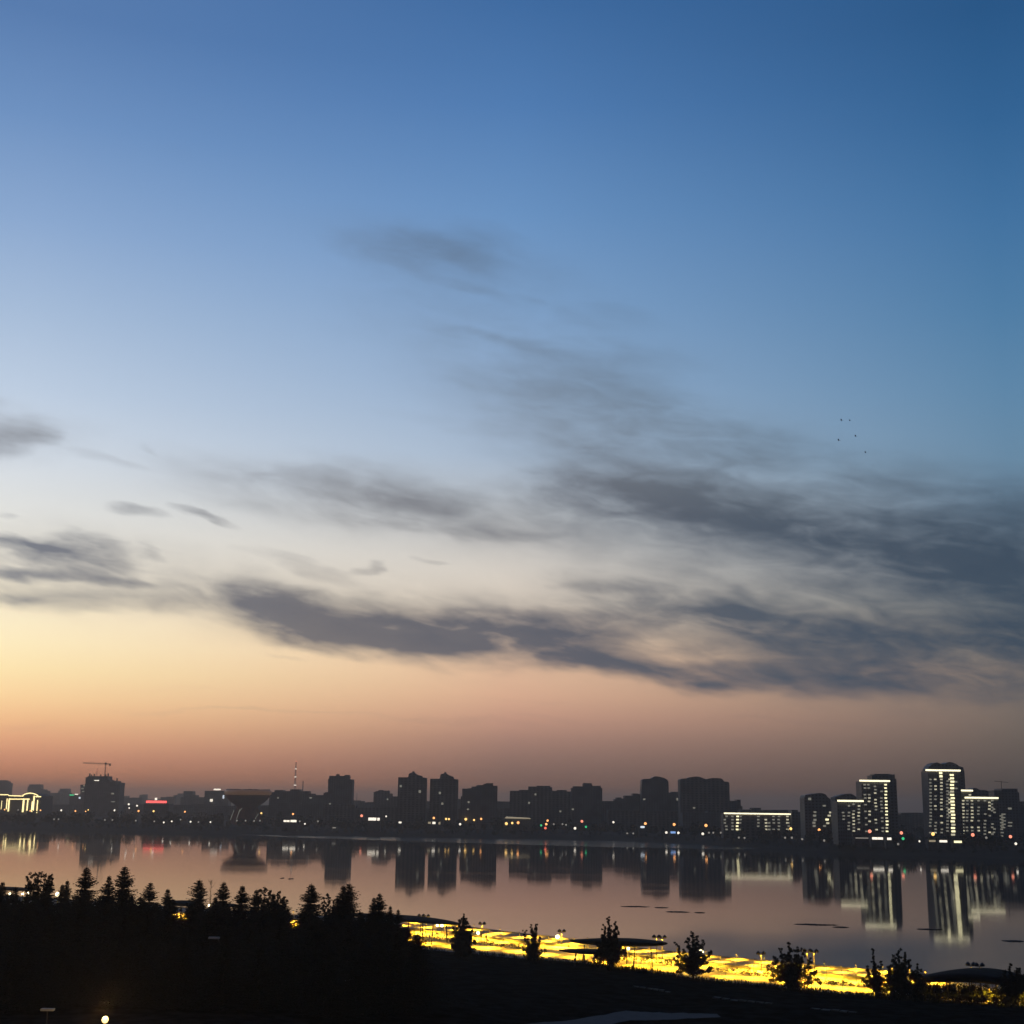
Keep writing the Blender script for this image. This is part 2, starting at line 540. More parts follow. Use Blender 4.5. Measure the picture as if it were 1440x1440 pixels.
def thing(name, label, cat, loc=(0, 0, 0), group=None):
    return tag(link(name, None, None, loc), label, cat, group)


def struct(o):
    o['kind'] = 'structure'
    return o


# ------------------------------------------------------------------ far shore lines
SHORE_PX = [(-500, 1156), (-200, 1161), (0, 1165), (240, 1170.5), (440, 1175.5), (640, 1178), (880, 1182.5), (1000, 1188), (1150, 1197), (1250, 1203), (1440, 1208), (1650, 1213)]
SHORE = []
for x, y in SHORE_PX:
    p = on(x, y, 0)
    SHORE.append((p.x, p.y))


def shore(X):
    return min(5000, max(600, lerp_table(SHORE, X)))


RIP_PX = [(-500, 0), (0, 0), (330, 0.0), (440, 2.5), (640, 6.0), (840, 9), (1000, 6), (1060, 2), (1100, 0.0), (1650, 0.0)]
GF = 8.0      # level of the far bank


def rip_width(X):
    x = 720 + X / shore(X) * F / CP
    w = max(0.0, lerp_table(RIP_PX, min(1600, max(-480, x))))
    pd = H * F / CP / shore(X)
    return shore(X) - H * F / CP / (pd + w)


# water sheet
XS = [-6000, -4000, -2500, -1800] + [-1300 + 25 * k for k in range(84)] + [900, 1500, 2500, 4000, 6000]
XS = sorted(set(XS))
mb = MB()
ROWS = []
rv = []
for X in XS:
    s = shore(X)
    w = rip_width(X)
    ys = [-1400, -200, 100, 200, 300, 400, s - w - max(20, 0.15 * w), s - w + max(15, 0.1 * w) if w > 5 else s - w - 5, s - 0.3 * w + 2, s + 30]
    ys.append(11000)
    rp = [0, 0, 0, 0, 0, 0, 0, 1 if w > 5 else 0, 1 if w > 5 else 0, 1 if w > 5 else 0, 0]
    ROWS.append([(X, y, 0.0) for y in ys])
    rv += rp
nr = len(ROWS[0])
for r in ROWS:
    mb.v += r
for i in range(len(XS) - 1):
    for j in range(nr - 1):
        mb.f.append((i * nr + j, (i + 1) * nr + j, (i + 1) * nr + j + 1, i * nr + j + 1))
water = struct(mb.build('water', M_water))
a_ = water.data.attributes.new('ripple', 'FLOAT', 'POINT')
a_.data.foreach_set('value', [float(q) for q in rv])

# far land, one sheet to the horizon
mb = MB()
offs = [(-2, -0.6), (3, 0.5), (12, 2.2), (30, 5.2), (55, 7.6), (110, GF), (400, GF), (1000, GF)]
for X in XS:
    s = shore(X)
    for o_, z in offs:
        jz = noise.noise(Vector((X * .02, o_ * .1, 0))) * 0.5 if 0 < o_ < 100 else 0
        mb.v.append((X, s + o_ + noise.noise(Vector((X * .012, 3.3, 0))) * 4, z + jz))
    mb.v.append((X, 10900, GF))
k = len(offs) + 1
for i in range(len(XS) - 1):
    for j in range(k - 1):
        mb.f.append((i * k + j, (i + 1) * k + j, (i + 1) * k + j + 1, i * k + j + 1))
struct(mb.build('far_bank', M_farland, smooth=True))

# low wooded hills on the horizon
mb = MB()
n = 300
for i in range(n):
    X = -5600 + 11200 * i / (n - 1)
    Y = 7600 + 500 * noise.noise(Vector((X * .0007, 0, 5)))
    h = 58 + 16 * noise.noise(Vector((X * .0012, 1.7, 0))) + 8 * noise.noise(Vector((X * .009, 4, 0))) + 5 * noise.noise(Vector((X * .05, 9, 0)))
    h *= 1 - .55 * ss(-1500, 2000, X)
    mb.v += [(X, Y, GF - 2), (X, Y + 150, h * .8), (X, Y + 400, h), (X, Y + 1500, GF - 2)]
for i in range(n - 1):
    for j in range(3):
        mb.f.append((i * 4 + j, (i + 1) * 4 + j, (i + 1) * 4 + j + 1, i * 4 + j + 1))
struct(mb.build('hills', M_fartree, smooth=True))


# ------------------------------------------------------------------ leaf clumps
def clump(mb, c, rx, rz, n, size):
    for _ in range(n):
        while True:
            d = Vector((random.uniform(-1, 1), random.uniform(-1, 1), random.uniform(-1, 1)))
            if 0.15 < d.length < 1:
                break
        p = Vector((c[0] + d.x * rx, c[1] + d.y * rx, c[2] + d.z * rz))
        u = Vector((random.gauss(0, 1), random.gauss(0, 1), random.gauss(0, 1))).normalized()
        v = u.orthogonal().normalized()
        s = size * random.uniform(0.6, 1.3)
        mb.quad(p - u * s, p + v * s * .6, p + u * s, p - v * s * .6)


# far treeline: one mass
mb = MB()
for i in range(1150):
    x = random.uniform(-40, 1500)
    q = random.random()
    Y0 = at(x, 1190, 1000).x / 1000
    s = shore(Y0 * 1200)
    s = shore(Y0 * s)
    if q < 0.4:
        Y, hh = s + random.uniform(14, 45), random.uniform(2, 4.5)
    elif q < 0.75:
        Y, hh = s + random.uniform(75, 130), random.uniform(5, 11)
    else:
        Y, hh = s + random.uniform(130, 700), random.uniform(8, 16)
    X = Y0 * Y
    z = lerp_table([(-50, 0)] + offs, Y - s) if Y - s < 400 else GF
    w = hh * random.uniform(.35, .6)
    clump(mb, (X, Y, z + hh * .5), w, hh * .56, 46, hh * .16)
tl = mb.build('treeline', M_fartree)
tl['kind'] = 'stuff'
tl['label'] = 'dark trees and bushes massed along the far bank'

# ------------------------------------------------------------------ far buildings
BOXM = {}


def panel(name, parent, x, y, d, w, h, mat, depth=0.4, local=None):
    """a small lit pane: w x h metres, standing just proud of the wall at distance d"""
    key = (name, round(w, 2), round(h, 2), mat.name, depth)
    d = parent.location.y
    if key not in BOXM:
        b_ = MB()
        b_.box((-w / 2, -depth, -h / 2), (w / 2, 0.1, h / 2))
        BOXM[key] = b_.mesh(name, mat)
    p = at(x, y, d)
    return link(name, BOXM[key], parent, p - parent.location)


def outline_mesh(pts, d, depth, zb, skew=0.0):
    mb = MB()
    top = [at(x, y, d) for x, y in pts]
    prof = [(top[0].x, zb)] + [(p.x, p.z) for p in top] + [(top[-1].x, zb)]
    n = len(prof)
    for yy in (d, d + depth):
        k_ = (yy - d) * skew
        mb.v += [(X + k_, yy, Z) for X, Z in prof]
    mb.f.append(tuple(range(n)))
    mb.f.append(tuple(range(2 * n - 1, n - 1, -1)))
    for i in range(n):
        j = (i + 1) % n
        mb.f.append((i, n + i, n + j, j))
    # recentre is left to the caller through the parent's location
    return mb


def building(name, label, cat, pts, d, depth=18, mat=None, group=None, caps=(), wins=(), skew=0.0, cap_name='roof_housing'):
    """pts: skyline in photo px, left to right; caps: roof boxes (x0,x1,ytop,ybase); wins: (x,y,w,h,kind)"""
    d = nd((pts[0][0] + pts[-1][0]) / 2, d)
    c = at((pts[0][0] + pts[-1][0]) / 2, 1140, d)
    root = thing(name, label, cat, (c.x, d, GF), group)
    mb = outline_mesh(pts, d, depth, GF - 1.0, skew)
    mb.v = [(a - c.x, b_ - d, z - GF) for a, b_, z in mb.v]
    mb.build('wall', mat or M_wall, root)
    for cx0, cx1, yt, yb in caps:
        b_ = MB()
        p0, p1 = at(cx0, yt, d), at(cx1, yb, d)
        b_.box((p0.x - c.x, depth * .3, p1.z - GF - .3), (p1.x - c.x, depth * .7, p0.z - GF))
        b_.build(cap_name, M_plain, root)
    for w in wins:
        panel('lit_window', root, w[0], w[1], d, w[2], w[3], E[w[4]])
    return root


def flat(x0, x1, y):
    return [(x0, y), (x1, y)]


def steps(*seg):
    pts = []
    for x0, x1, y in seg:
        pts += [(x0, y), (x1, y)]
    # avoid zero width risers
    out = [pts[0]]
    for p in pts[1:]:
        if p[0] <= out[-1][0]:
            p = (out[-1][0] + 0.02, p[1])
        out.append(p)
    return out


# hall with lit colonnade at far left
hd = nd(24, 1960)
c = at(24, 1115, hd)
hall = thing('shopping_hall', 'pale hall with glowing roof edge, round pediment and lit columns at the far left', 'shopping hall', (c.x, hd, GF))
mb = outline_mesh([(-60, 1119), (30, 1119), (33, 1117), (38, 1115.6), (44, 1115.2), (50, 1116.2), (54, 1118.5), (58, 1119.5)], hd, 60, GF - 1)
mb.v = [(a - c.x, b_ - hd, z - GF) for a, b_, z in mb.v]
mb.build('wall', M_plain, hall)
for x0, x1, y0, y1, nm in ((-60, 12, 1117.4, 1117.4, 'roof_light'), (12, 33, 1118.6, 1119.4, 'roof_light'), (50, 58, 1120.2, 1120.2, 'roof_light'), (14, 42, 1123.6, 1123.6, 'roof_light')):
    b_ = MB()
    p0, p1 = at(x0, y0, hd) - hall.location, at(x1, y1, hd) - hall.location
    b_.quad((p0.x, -.6, p0.z - .9), (p1.x, -.6, p1.z - .9), (p1.x, -.6, p1.z + .6), (p0.x, -.6, p0.z + .6))
    b_.quad((p0.x, -.6, p0.z + .6), (p1.x, -.6, p1.z + .6), (p1.x, .2, p1.z + .6), (p0.x, .2, p0.z + .6))
    b_.build(nm, E['hall'], hall)
b_ = MB()
arc = [(32, 1118.5), (35, 1116.8), (39, 1115.6), (43, 1115.3), (47, 1115.9), (51, 1117.4), (54, 1119.5)]
b_.path([at(x, y, hd - 1) - hall.location for x, y in arc], .8, .8)
b_.build('arch_light', E['hall'], hall)
for x, y0, y1, k in ((10.5, 1123, 1138, .7), (13.5, 1123, 1141, 1.1), (33.8, 1124, 1142, 1.4), (39.6, 1124, 1140, 1.0), (46, 1127, 1142, 1.1), (48.5, 1119, 1140, 1.2), (53.4, 1125, 1145, .8), (3, 1126, 1138, .4)):
    b_ = MB()
    p0, p1 = at(x, y0, hd) - hall.location, at(x, y1, hd) - hall.location
    b_.tube((p0.x, -1.2, p1.z), (p0.x, -1.2, p0.z), 1.0 * k, 1.0 * k, 8)
    b_.build('lit_column', E['hall'], hall)

building('apartment_block', 'flat topped grey block behind the lit hall at the far left', 'apartment block', steps((-30, 10, 1098.5), (10, 13, 1101)), 2900, 30, caps=[(-2, 8, 1097, 1099)])
building('apartment_block', 'hazy stepped block rising behind the round pediment of the lit hall', 'apartment block', steps((39, 41, 1106), (41, 57, 1103), (57, 63, 1110), (63, 67, 1112)), 3050, 30)
building('apartment_block', 'small hazy block between the lit hall and the tower with the crane', 'apartment block', steps((82, 84, 1112), (84, 96, 1109), (96, 98, 1115)), 3100, 30, mat=M_wall2)
ob = building('office_block', 'low block with green and white lit signs left of the crane tower', 'office block', steps((98, 113, 1117), (113, 120.5, 1103.5)), 2400, 26, mat=M_wall2,
              wins=[(119, 1105, 7, 2, 'pav'), (116, 1109, 6, 2, 'w1'), (117, 1113, 6, 2, 'w1')])
panel('green_sign', ob, 101, 1118, 2400, 10, 3, E['g'], .8)
panel('white_sign', ob, 107.5, 1117, 2400, 8, 2, E['w'], .8)
panel('white_sign', ob, 112, 1122, 2400, 4, 4, E['c'], .8)

# tower under construction with crane
td = 2076
ct = building('unfinished_tower', 'bare concrete tower under construction beneath a tower crane', 'tower', steps((120.5, 123, 1093), (123, 151, 1091.5), (151, 154, 1096.5), (154, 159, 1099), (159, 163.5, 1098), (163.5, 169, 1100.5)), td, 34, mat=M_wall,
              wins=[(158.5, 1116, 5, 3, 'w1'), (136, 1097.5, 9, 1.6, 'w'), (159, 1127.5, 7, 1.5, 'w1')])
td = ct.location.y
for x, y in ((124.5, 1087), (127, 1088.5), (131, 1087.5), (140, 1088), (147, 1088), (150.5, 1087), (163, 1094), (158, 1096.5)):
    b_ = MB()
    p0, p1 = at(x, y, td) - ct.location, at(x, 1099.5, td) - ct.location
    b_.box((p0.x - 1.2, 8, p1.z), (p0.x + 1.2, 9, p0.z - random.uniform(0, 2)))
    b_.build('starter_column', M_plain, ct)
cc = at(145.6, 1115, td + 17)
roofz = at(145.6, 1091.5, td).z
cr = thing('tower_crane', 'slim tower crane standing on the unfinished tower at left', 'crane', (cc.x, td + 17, roofz))
b_ = MB()
zt = at(145.6, 1074.5, td + 17).z - roofz
for sx in (-1, 1):
    for sy in (-1, 1):
        b_.tube((sx * .8, sy * .8, 0), (sx * .8, sy * .8, zt), .2, .2, 5)
k_ = 0
while k_ * 2 + 2 <= zt:
    s_ = 1 if k_ % 2 else -1
    b_.tube((-.8 * s_, -.8, k_ * 2), (.8 * s_, -.8, k_ * 2 + 2), .16, .16, 4)
    b_.tube((-.8, .8 * s_, k_ * 2), (-.8, -.8 * s_, k_ * 2 + 2), .16, .16, 4)
    k_ += 1
b_.build('mast', M_dark, cr)
b_ = MB()
xl = at(117, 1072, td + 17).x - cc.x
xr = at(156, 1075, td + 17).x - cc.x
for zz, yy in ((zt, -.7), (zt, .7), (zt + 1.6, 0)):
    b_.tube((xl, yy, zz + 1.0), (xr, yy, zz - .4), .42, .42, 5)
b_.build('jib', M_dark, cr)
b_ = MB()
b_.box((xr - 3.5, -1.2, zt - 3), (xr, 1.2, zt + .2))
b_.build('counterweight', M_plain, cr)
b_ = MB()
b_.box((-1.3, -1.3, zt - 1), (1.3, 1.3, zt + 3.2))
b_.build('cab', M_dark, cr)
b_ = MB()
p0 = at(137, 1082, td + 10)
rw = thing('warning_mast', 'short lattice mast with reddish lights on the unfinished tower roof', 'mast', (p0.x, td + 10, roofz))
b_.tube((-1.6, 0, -.3), (0, 0, p0.z - roofz + 3), .25, .2, 5)
b_.tube((1.6, 0, -.3), (0, 0, p0.z - roofz + 3), .25, .2, 5)
b_.build('frame', M_red, rw)
b_ = MB()
b_.ball((0, 0, p0.z - roofz - 1.5), 1.0)
b_.build('lamp', emit('red_beacon', (1, .25, .2), .8), rw)

# red sign building
rs = building('shop_building', 'dark shop building under a long glowing red roof sign', 'shop', steps((203, 238, 1130)), 1805, 30)
panel('red_sign', rs, 220, 1127.6, 1805, 33, 3.6, E['sign'], 1.0)
panel('sign_lamp', rs, 219.5, 1123.5, 1805, 3.6, 3.6, E['w'], 1.0)
panel('mast_pole', rs, 219.5, 1125.5, 1805, .5, 4, M_dark, .5)

building('apartment_block', 'hazy stepped block left of the big white sign light', 'apartment block', steps((254, 258, 1121), (258, 271, 1112.5), (271, 276, 1118), (276, 288, 1121)), 2300, 30)
wb = building('office_block', 'hazy block with a bright white roof sign beside the bowl building', 'office block', steps((288, 313, 1112), (313, 322, 1114)), 2100, 30, mat=M_wall3)
panel('white_sign', wb, 305.5, 1110.2, 2100, 15, 3, E['w'], 1.0)
panel('white_sign', wb, 314.3, 1120.5, 2090, 3, 7, E['c'], 1.0)
panel('round_light', wb, 297.3, 1125.5, 2090, 5.5, 5.5, E['w'], 1.0)

# ---- bowl building
bd = nd(345, 1567)
cx = at(345, 1115, bd)
bowl = thing('bowl_building', 'bowl shaped building like a cauldron on splayed legs by the water', 'landmark building', (cx.x, bd + 20, GF))
zof = lambda y: at(345, y, bd + 20).z - GF
rof = lambda w: w / 2 * (bd + 20) / F * CP
b_ = MB()
prof = [(rof(62), zof(1118)), (rof(61), zof(1119.5)), (rof(56), zof(1123.5)), (rof(47), zof(1128)), (rof(38), zof(1131)), (rof(31), zof(1133.5)), (rof(29), zof(1137)), (rof(31), zof(1141)), (rof(36), zof(1148)), (rof(40), zof(1156)), (rof(41), -1)]
b_.lathe(prof, 64)
b_.build('bowl', M_brown, bowl, smooth=True)
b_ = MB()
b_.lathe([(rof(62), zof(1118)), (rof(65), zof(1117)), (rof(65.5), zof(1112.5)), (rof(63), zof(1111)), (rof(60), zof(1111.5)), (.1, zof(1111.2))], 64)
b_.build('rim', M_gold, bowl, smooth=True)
b_ = MB()
nn = 90
for k_ in range(nn):
    w = 2 * math.pi * k_ / nn
    hh = zof(1110.2) + 1.1 * noise.noise(Vector((math.cos(w) * 5, math.sin(w) * 5, 0)))
    for r_, z_ in ((rof(61.5), zof(1111.8)), (rof(61), hh), (rof(55), hh), (rof(54), zof(1111.8))):
        b_.v.append((r_ * math.cos(w), r_ * math.sin(w), z_))
for k_ in range(nn):
    for q in range(3):
        a, c_ = k_ * 4 + q, ((k_ + 1) % nn) * 4 + q
        b_.f.append((a, c_, c_ + 1, a + 1))
b_.build('crest', M_roofing, bowl)
for k_ in range(14):
    w = 2 * math.pi * (k_ + .5) / 14
    b_ = MB()
    ca, sa = math.cos(w), math.sin(w)
    b_.tube((rof(29) * ca, rof(29) * sa, zof(1136)), (rof(48) * ca, rof(48) * sa, -.5), .7, .8, 6)
    b_.build('leg', M_brown, bowl)
for x, y0, y1 in ((327, 1139, 1153), (335.5, 1138, 1152), (338.5, 1136.5, 1142), (361.5, 1144, 1152)):
    b_ = MB()
    p0, p1 = at(x + 2, y0, bd - 8) - bowl.location, at(x - 3, y1, bd - 8) - bowl.location
    b_.tube(p1, p0, .35, .35, 6)
    b_.build('leg_light', E['w1'], bowl)

building('apartment_block', 'long uneven dark block below the striped mast', 'apartment block', steps((379, 386, 1114), (386, 398, 1111), (398, 408, 1112.5), (408, 421, 1110), (421, 434, 1112.5), (434, 441, 1116), (441, 455, 1118), (455, 461, 1115)), 1680, 26,
         wins=[(437, 1122, 4, 2, 'w1'), (413, 1134, 3, 3, 'w2'), (391, 1122, 2, 2, 'w1'), (455, 1146, 2.4, 2.4, 'w1'), (464, 1131, 2.5, 2.5, 'w1')])
# striped mast
md = nd(416, 2300)
mp_ = at(416.5, 1071, md)
mast = thing('radio_mast', 'red and white striped radio mast with bright white lamps', 'mast', (mp_.x, md, GF))
zb = -0.5
zt = mp_.z - GF
nseg = 14
for k_ in range(nseg):
    b_ = MB()
    z0 = zb + (zt - zb) * k_ / nseg
    z1 = zb + (zt - zb) * (k_ + 1) / nseg
    r0 = 3.4 - 2.4 * k_ / nseg
    r1 = 3.4 - 2.4 * (k_ + 1) / nseg
    for q in range(4):
        w = math.pi / 4 + q * math.pi / 2
        w2 = w + math.pi / 2
        b_.tube((r0 * math.cos(w), r0 * math.sin(w), z0), (r1 * math.cos(w), r1 * math.sin(w), z1), .42, .42, 5)
        b_.tube((r0 * math.cos(w), r0 * math.sin(w), z0), (r1 * math.cos(w2), r1 * math.sin(w2), z1), .25, .25, 4)
    b_.build('mast_section', M_red if k_ % 2 else M_white, mast)
for y, r_ in ((1070.8, 1.3), (1081.3, 2.2), (1092.6, 2.2), (1104.2, 2.7)):
    b_ = MB()
    z_ = at(416.5, y, md).z - GF
    rr = 3.4 - 2.4 * z_ / zt
    b_.lathe([(.3, z_ - .9), (rr + r_ * .5, z_ - .9), (rr + r_ * .5, z_ + .9), (.3, z_ + .9)], 10)
    b_.build('lamp_ring', E['w'] if y > 1072 else E['q'], mast)
p_ = at(426.3, 1098, nd(426, 2250))
b_ = MB()
b_.tube((0, 0, -.5), (0, 0, p_.z - GF), 1.7, 1.1, 10)
tag(b_.build('chimney', M_plain, None, (p_.x, nd(426, 2250), GF)), 'thin dark chimney just right of the striped mast', 'chimney')
p_ = at(502, 1115, nd(502, 2200))
b_ = MB()
b_.tube((0, 0, -.5), (0, 0, p_.z - GF), .9, .5, 8)
tag(b_.build('chimney', M_plain, None, (p_.x, nd(502, 2200), GF)), 'faint thin stack right of the square tower', 'chimney')

building('apartment_tower', 'broad square tower with notched roof right of the striped mast', 'tower', steps((457, 461.3, 1114), (461.3, 463, 1095), (463, 472, 1091), (472, 476, 1090.8), (476, 484, 1091), (484, 490.5, 1090.5), (490.5, 496, 1096)), 1597, 24,
         caps=[(472, 476, 1088.5, 1091), (484, 490.5, 1089.5, 1091)], wins=[(464, 1131, 3, 3, 'w1')])
building('apartment_block', 'small block with domed roof between the square tower and the twin towers', 'apartment block', steps((525.5, 528, 1113.5), (528, 532, 1112.5), (532, 538, 1111), (538, 547, 1111.8), (547, 551, 1116), (551, 560, 1120)), 1700, 22, mat=M_wall2, wins=[(545, 1124, 2.5, 2.5, 'w1')])
building('apartment_tower', 'left one of the twin towers with peaked roof houses', 'tower', [(560, 1093), (574, 1093), (574.5, 1089.5), (575.5, 1087.5), (579.5, 1086.5), (580, 1084.6), (582, 1084.6), (582.5, 1086.5), (587, 1089.5), (593, 1091), (593.3, 1093), (599.5, 1094)], 1457, 24, mat=M_wall2,
         group='twin towers with peaked roofs', wins=[(590.3, 1113, 3.2, 3.6, 'w1'), (563.5, 1105.5, 2.6, 3, 'w1')])
building('apartment_tower', 'right one of the twin towers with peaked roof houses', 'tower', [(605, 1095), (618.5, 1095), (619, 1091.5), (620, 1088.5), (624.5, 1087.7), (625, 1085.6), (627, 1085.6), (627.5, 1087.7), (631.5, 1090), (637.5, 1092.5), (638, 1095.5), (644, 1096)], 1452, 24, mat=M_wall2,
         group='twin towers with peaked roofs', wins=[(618.5, 1115, 3, 3.2, 'w1'), (622, 1130, 3, 3, 'w1')])
building('apartment_block', 'stepped block climbing to the right beside the twin towers', 'apartment block', steps((648, 650, 1120), (650, 658, 1109), (658, 663, 1108.5), (663, 670, 1106), (670, 680, 1104), (680, 683, 1102), (683, 693.5, 1101.3), (693.5, 699.5, 1105)), 1400, 22,
         wins=[(659, 1128, 2.5, 2.5, 'w1'), (658, 1138, 2.5, 2, 'w1')])
building('apartment_block', 'long block with raised middle roof above the lit pavilion', 'apartment block', steps((717, 730, 1112), (730, 743, 1110.8), (743, 755, 1106), (755, 774, 1105), (774, 776.5, 1107), (776.5, 783, 1112), (783, 797, 1111), (797, 803, 1113)), 1420, 22, mat=M_wall2,
         wins=[(753, 1117, 2.5, 2.5, 'w1'), (744, 1129, 2.5, 2.5, 'w1'), (788, 1141, 2.5, 2.5, 'w1')])
building('apartment_tower', 'wide dark tower block with a raised lift house on its roof', 'tower', steps((803.5, 806, 1108), (806, 820, 1105.8), (820, 833, 1102.5), (833, 845, 1105), (845, 847, 1108)), 1384, 22,
         caps=[(820.5, 832.5, 1101, 1103)], wins=[(805.5, 1138, 3, 2, 'w1'), (810, 1104.8, 1.5, 1, 'w1')])
building('apartment_block', 'low blocks stepping up to the round topped tower', 'apartment block', steps((847, 864, 1126.5), (864, 867, 1124), (867, 874, 1121.5), (874, 878, 1123), (878, 890, 1118.8), (890, 897, 1115.8), (897, 903, 1116.5)), 1360, 22)
building('apartment_tower', 'round topped dark tower standing alone in the middle right', 'tower', [(902, 1110), (903, 1096.5), (905, 1095.5), (916, 1095), (918, 1093), (922, 1091.5), (927, 1092), (934, 1094), (938.5, 1096.5), (940.3, 1100)], 1339, 24, wins=[(906, 1124, 3, 2, 'w1')])
building('apartment_block', 'low dark block between the round topped tower and the broad double tower', 'apartment block', steps((940, 944, 1115), (944, 956, 1113.5)), 1345, 20, wins=[(953, 1124, 3.4, 3.4, 'w1'), (957, 1139, 2.5, 2.5, 'w1')])
building('apartment_tower', 'broad double tower with two rounded roofs', 'tower', [(956.5, 1096.5), (958, 1095), (968, 1094.5), (970, 1093), (977, 1092), (983, 1092), (988, 1094), (993, 1096), (996, 1095), (1003, 1094), (1013, 1094.2), (1016.5, 1096), (1018.5, 1099), (1025, 1099.5), (1025.8, 1104)], 1280, 26, mat=M_wall2,
         wins=[(976, 1136, 3, 1.6, 'w1'), (995, 1143, 3, 2.5, 'w1')])
building('apartment_block', 'narrow block in the shadow of the broad double tower', 'apartment block', steps((1026, 1036, 1126), (1036, 1041.5, 1124.5)), 1300, 20)
building('apartment_block', 'dark block behind the long lit roof line', 'apartment block', steps((1042, 1058, 1138.5), (1058, 1070, 1136), (1070, 1108, 1139)), 1240, 20)

# ---- long low building with lit roof edge
ld = 1125
lb = building('apartment_block', 'long low block with one glowing roof line across its whole front', 'apartment block', steps((1017, 1113, 1143.5)), ld, 18, mat=M_wall2)
lb.name = 'lit_apartment_block'
b_ = MB()
ld = lb.location.y
p0, p1 = at(1018, 1142.6, ld) - lb.location, at(1112.5, 1145.6, ld) - lb.location
b_.box((p0.x, -1.0, p1.z - .2), (p1.x, -.05, p1.z + 1.2))
b_.build('roof_light', E['strip'], lb)
LWX = {1019: 'w1', 1021.5: 'w1', 1030: 'w1', 1037: 'w3', 1041: 'w1', 1066.5: 'w1', 1077: 'w2', 1081.5: 'w1', 1088: 'w1', 1095: 'w1', 1107.5: 'w2', 1109: 'w1'}
for x, kd in LWX.items():
    for r_ in range(5):
        if random.random() < (.85 if kd != 'w1' else .62):
            panel('lit_window', lb, x + random.uniform(-.4, .4), 1148 + r_ * 4.6, ld, 2.6, 1.5, E[kd])

# ---- right complex, first group
building('apartment_block', 'dark block with scattered lit windows left of the first lit complex', 'apartment block', [(1131, 1122), (1132.5, 1118), (1140, 1117), (1148, 1115.5), (1156, 1115.2), (1161, 1117), (1164, 1121), (1168, 1124)], 1060, 22,
         wins=[(1138.5, 1123.5, 3, 2.4, 'w1'), (1159, 1133, 3, 1.6, 'w1'), (1146, 1142, 2.6, 1.6, 'w1'), (1145.5, 1147, 3.2, 2, 'w1'), (1146, 1153, 3, 2, 'w1'), (1144.5, 1157, 3, 2, 'w1'), (1145, 1161.5, 3, 2, 'w1'),
               (1168, 1142.5, 3, 1.7, 'w2'), (1166, 1147, 3, 1.7, 'w2'), (1163, 1152.5, 3.2, 1.8, 'w3'), (1164, 1157.5, 3, 1.7, 'w2'), (1159.5, 1161.5, 2.8, 1.6, 'w1')])
building('apartment_block', 'dark low block filling the gap right of the long lit roof line', 'apartment block', steps((1113, 1122, 1139), (1122, 1132, 1142)), 1110, 20)


def grid(root, d, colspec, y0, y1, dy, keep=1.0, w=2.2, h=1.25, slope=0.0, seed=0):
    rr = random.Random(seed)
    for x, kd, kp in colspec:
        y = y0 + rr.choice((0, dy * .5))
        while y < y1:
            if rr.random() < kp * keep:
                kk = kd
                if kd == 'w2' and rr.random() < .35:
                    kk = 'w1'
                if kd == 'w3' and rr.random() < .2:
                    kk = 'w2'
                panel('lit_window', root, x + rr.uniform(-.5, .5) + slope * (y - y0), y, d, w, h, E[kk])
            y += dy


def strip(root, d, x0, x1, y, name='roof_light', h=1.5):
    b_ = MB()
    d = root.location.y
    p0, p1 = at(x0, y, d) - root.location, at(x1, y, d) - root.location
    b_.box((p0.x, -1.4, p0.z - h / 2), (p1.x, -.05, p0.z + h / 2))
    b_.build(name, E['strip'], root)


d1 = 988
t1 = building('lit_apartment_tower', 'left lit tower with glowing cornice and a bright column of windows', 'tower', steps((1211, 1250, 1098.5)), d1, 20, mat=M_wall3)
strip(t1, d1, 1208.5, 1251, 1097.8)
grid(t1, d1, [(1216, 'w1', .8), (1221.5, 'w2', .8), (1230.5, 'w2', .72), (1239, 'w1', .75), (1245.5, 'w3', 1.0)], 1103.5, 1171, 4.68, slope=.03, seed=2)
grid(t1, d1, [(1248, 'w2', .4)], 1150, 1171, 4.68, seed=3)
building('apartment_tower', 'dark slab rising behind the left lit tower', 'tower', steps((1226, 1230, 1090.5), (1230, 1252, 1088.2), (1252, 1258.5, 1089), (1258.5, 1260.5, 1095)), d1 + 28, 18)
t1b = building('lit_apartment_block', 'lower lit wing with a short glowing roof line left of the first lit tower', 'apartment block', steps((1177, 1210.6, 1126.5)), d1 + 3, 20, mat=M_wall3)
strip(t1b, d1 + 3, 1177.5, 1214, 1126)
grid(t1b, d1 + 3, [(1193.5, 'w1', .85), (1200.3, 'w2', .9), (1207.5, 'w2', .85), (1186, 'w1', .2)], 1131, 1169, 4.68, seed=5)
building('apartment_block', 'dark block with rounded roof behind the lower lit wing', 'apartment block', [(1174, 1121), (1180, 1119), (1190, 1116.3), (1197, 1116), (1202, 1119), (1208, 1124)], d1 + 50, 18)
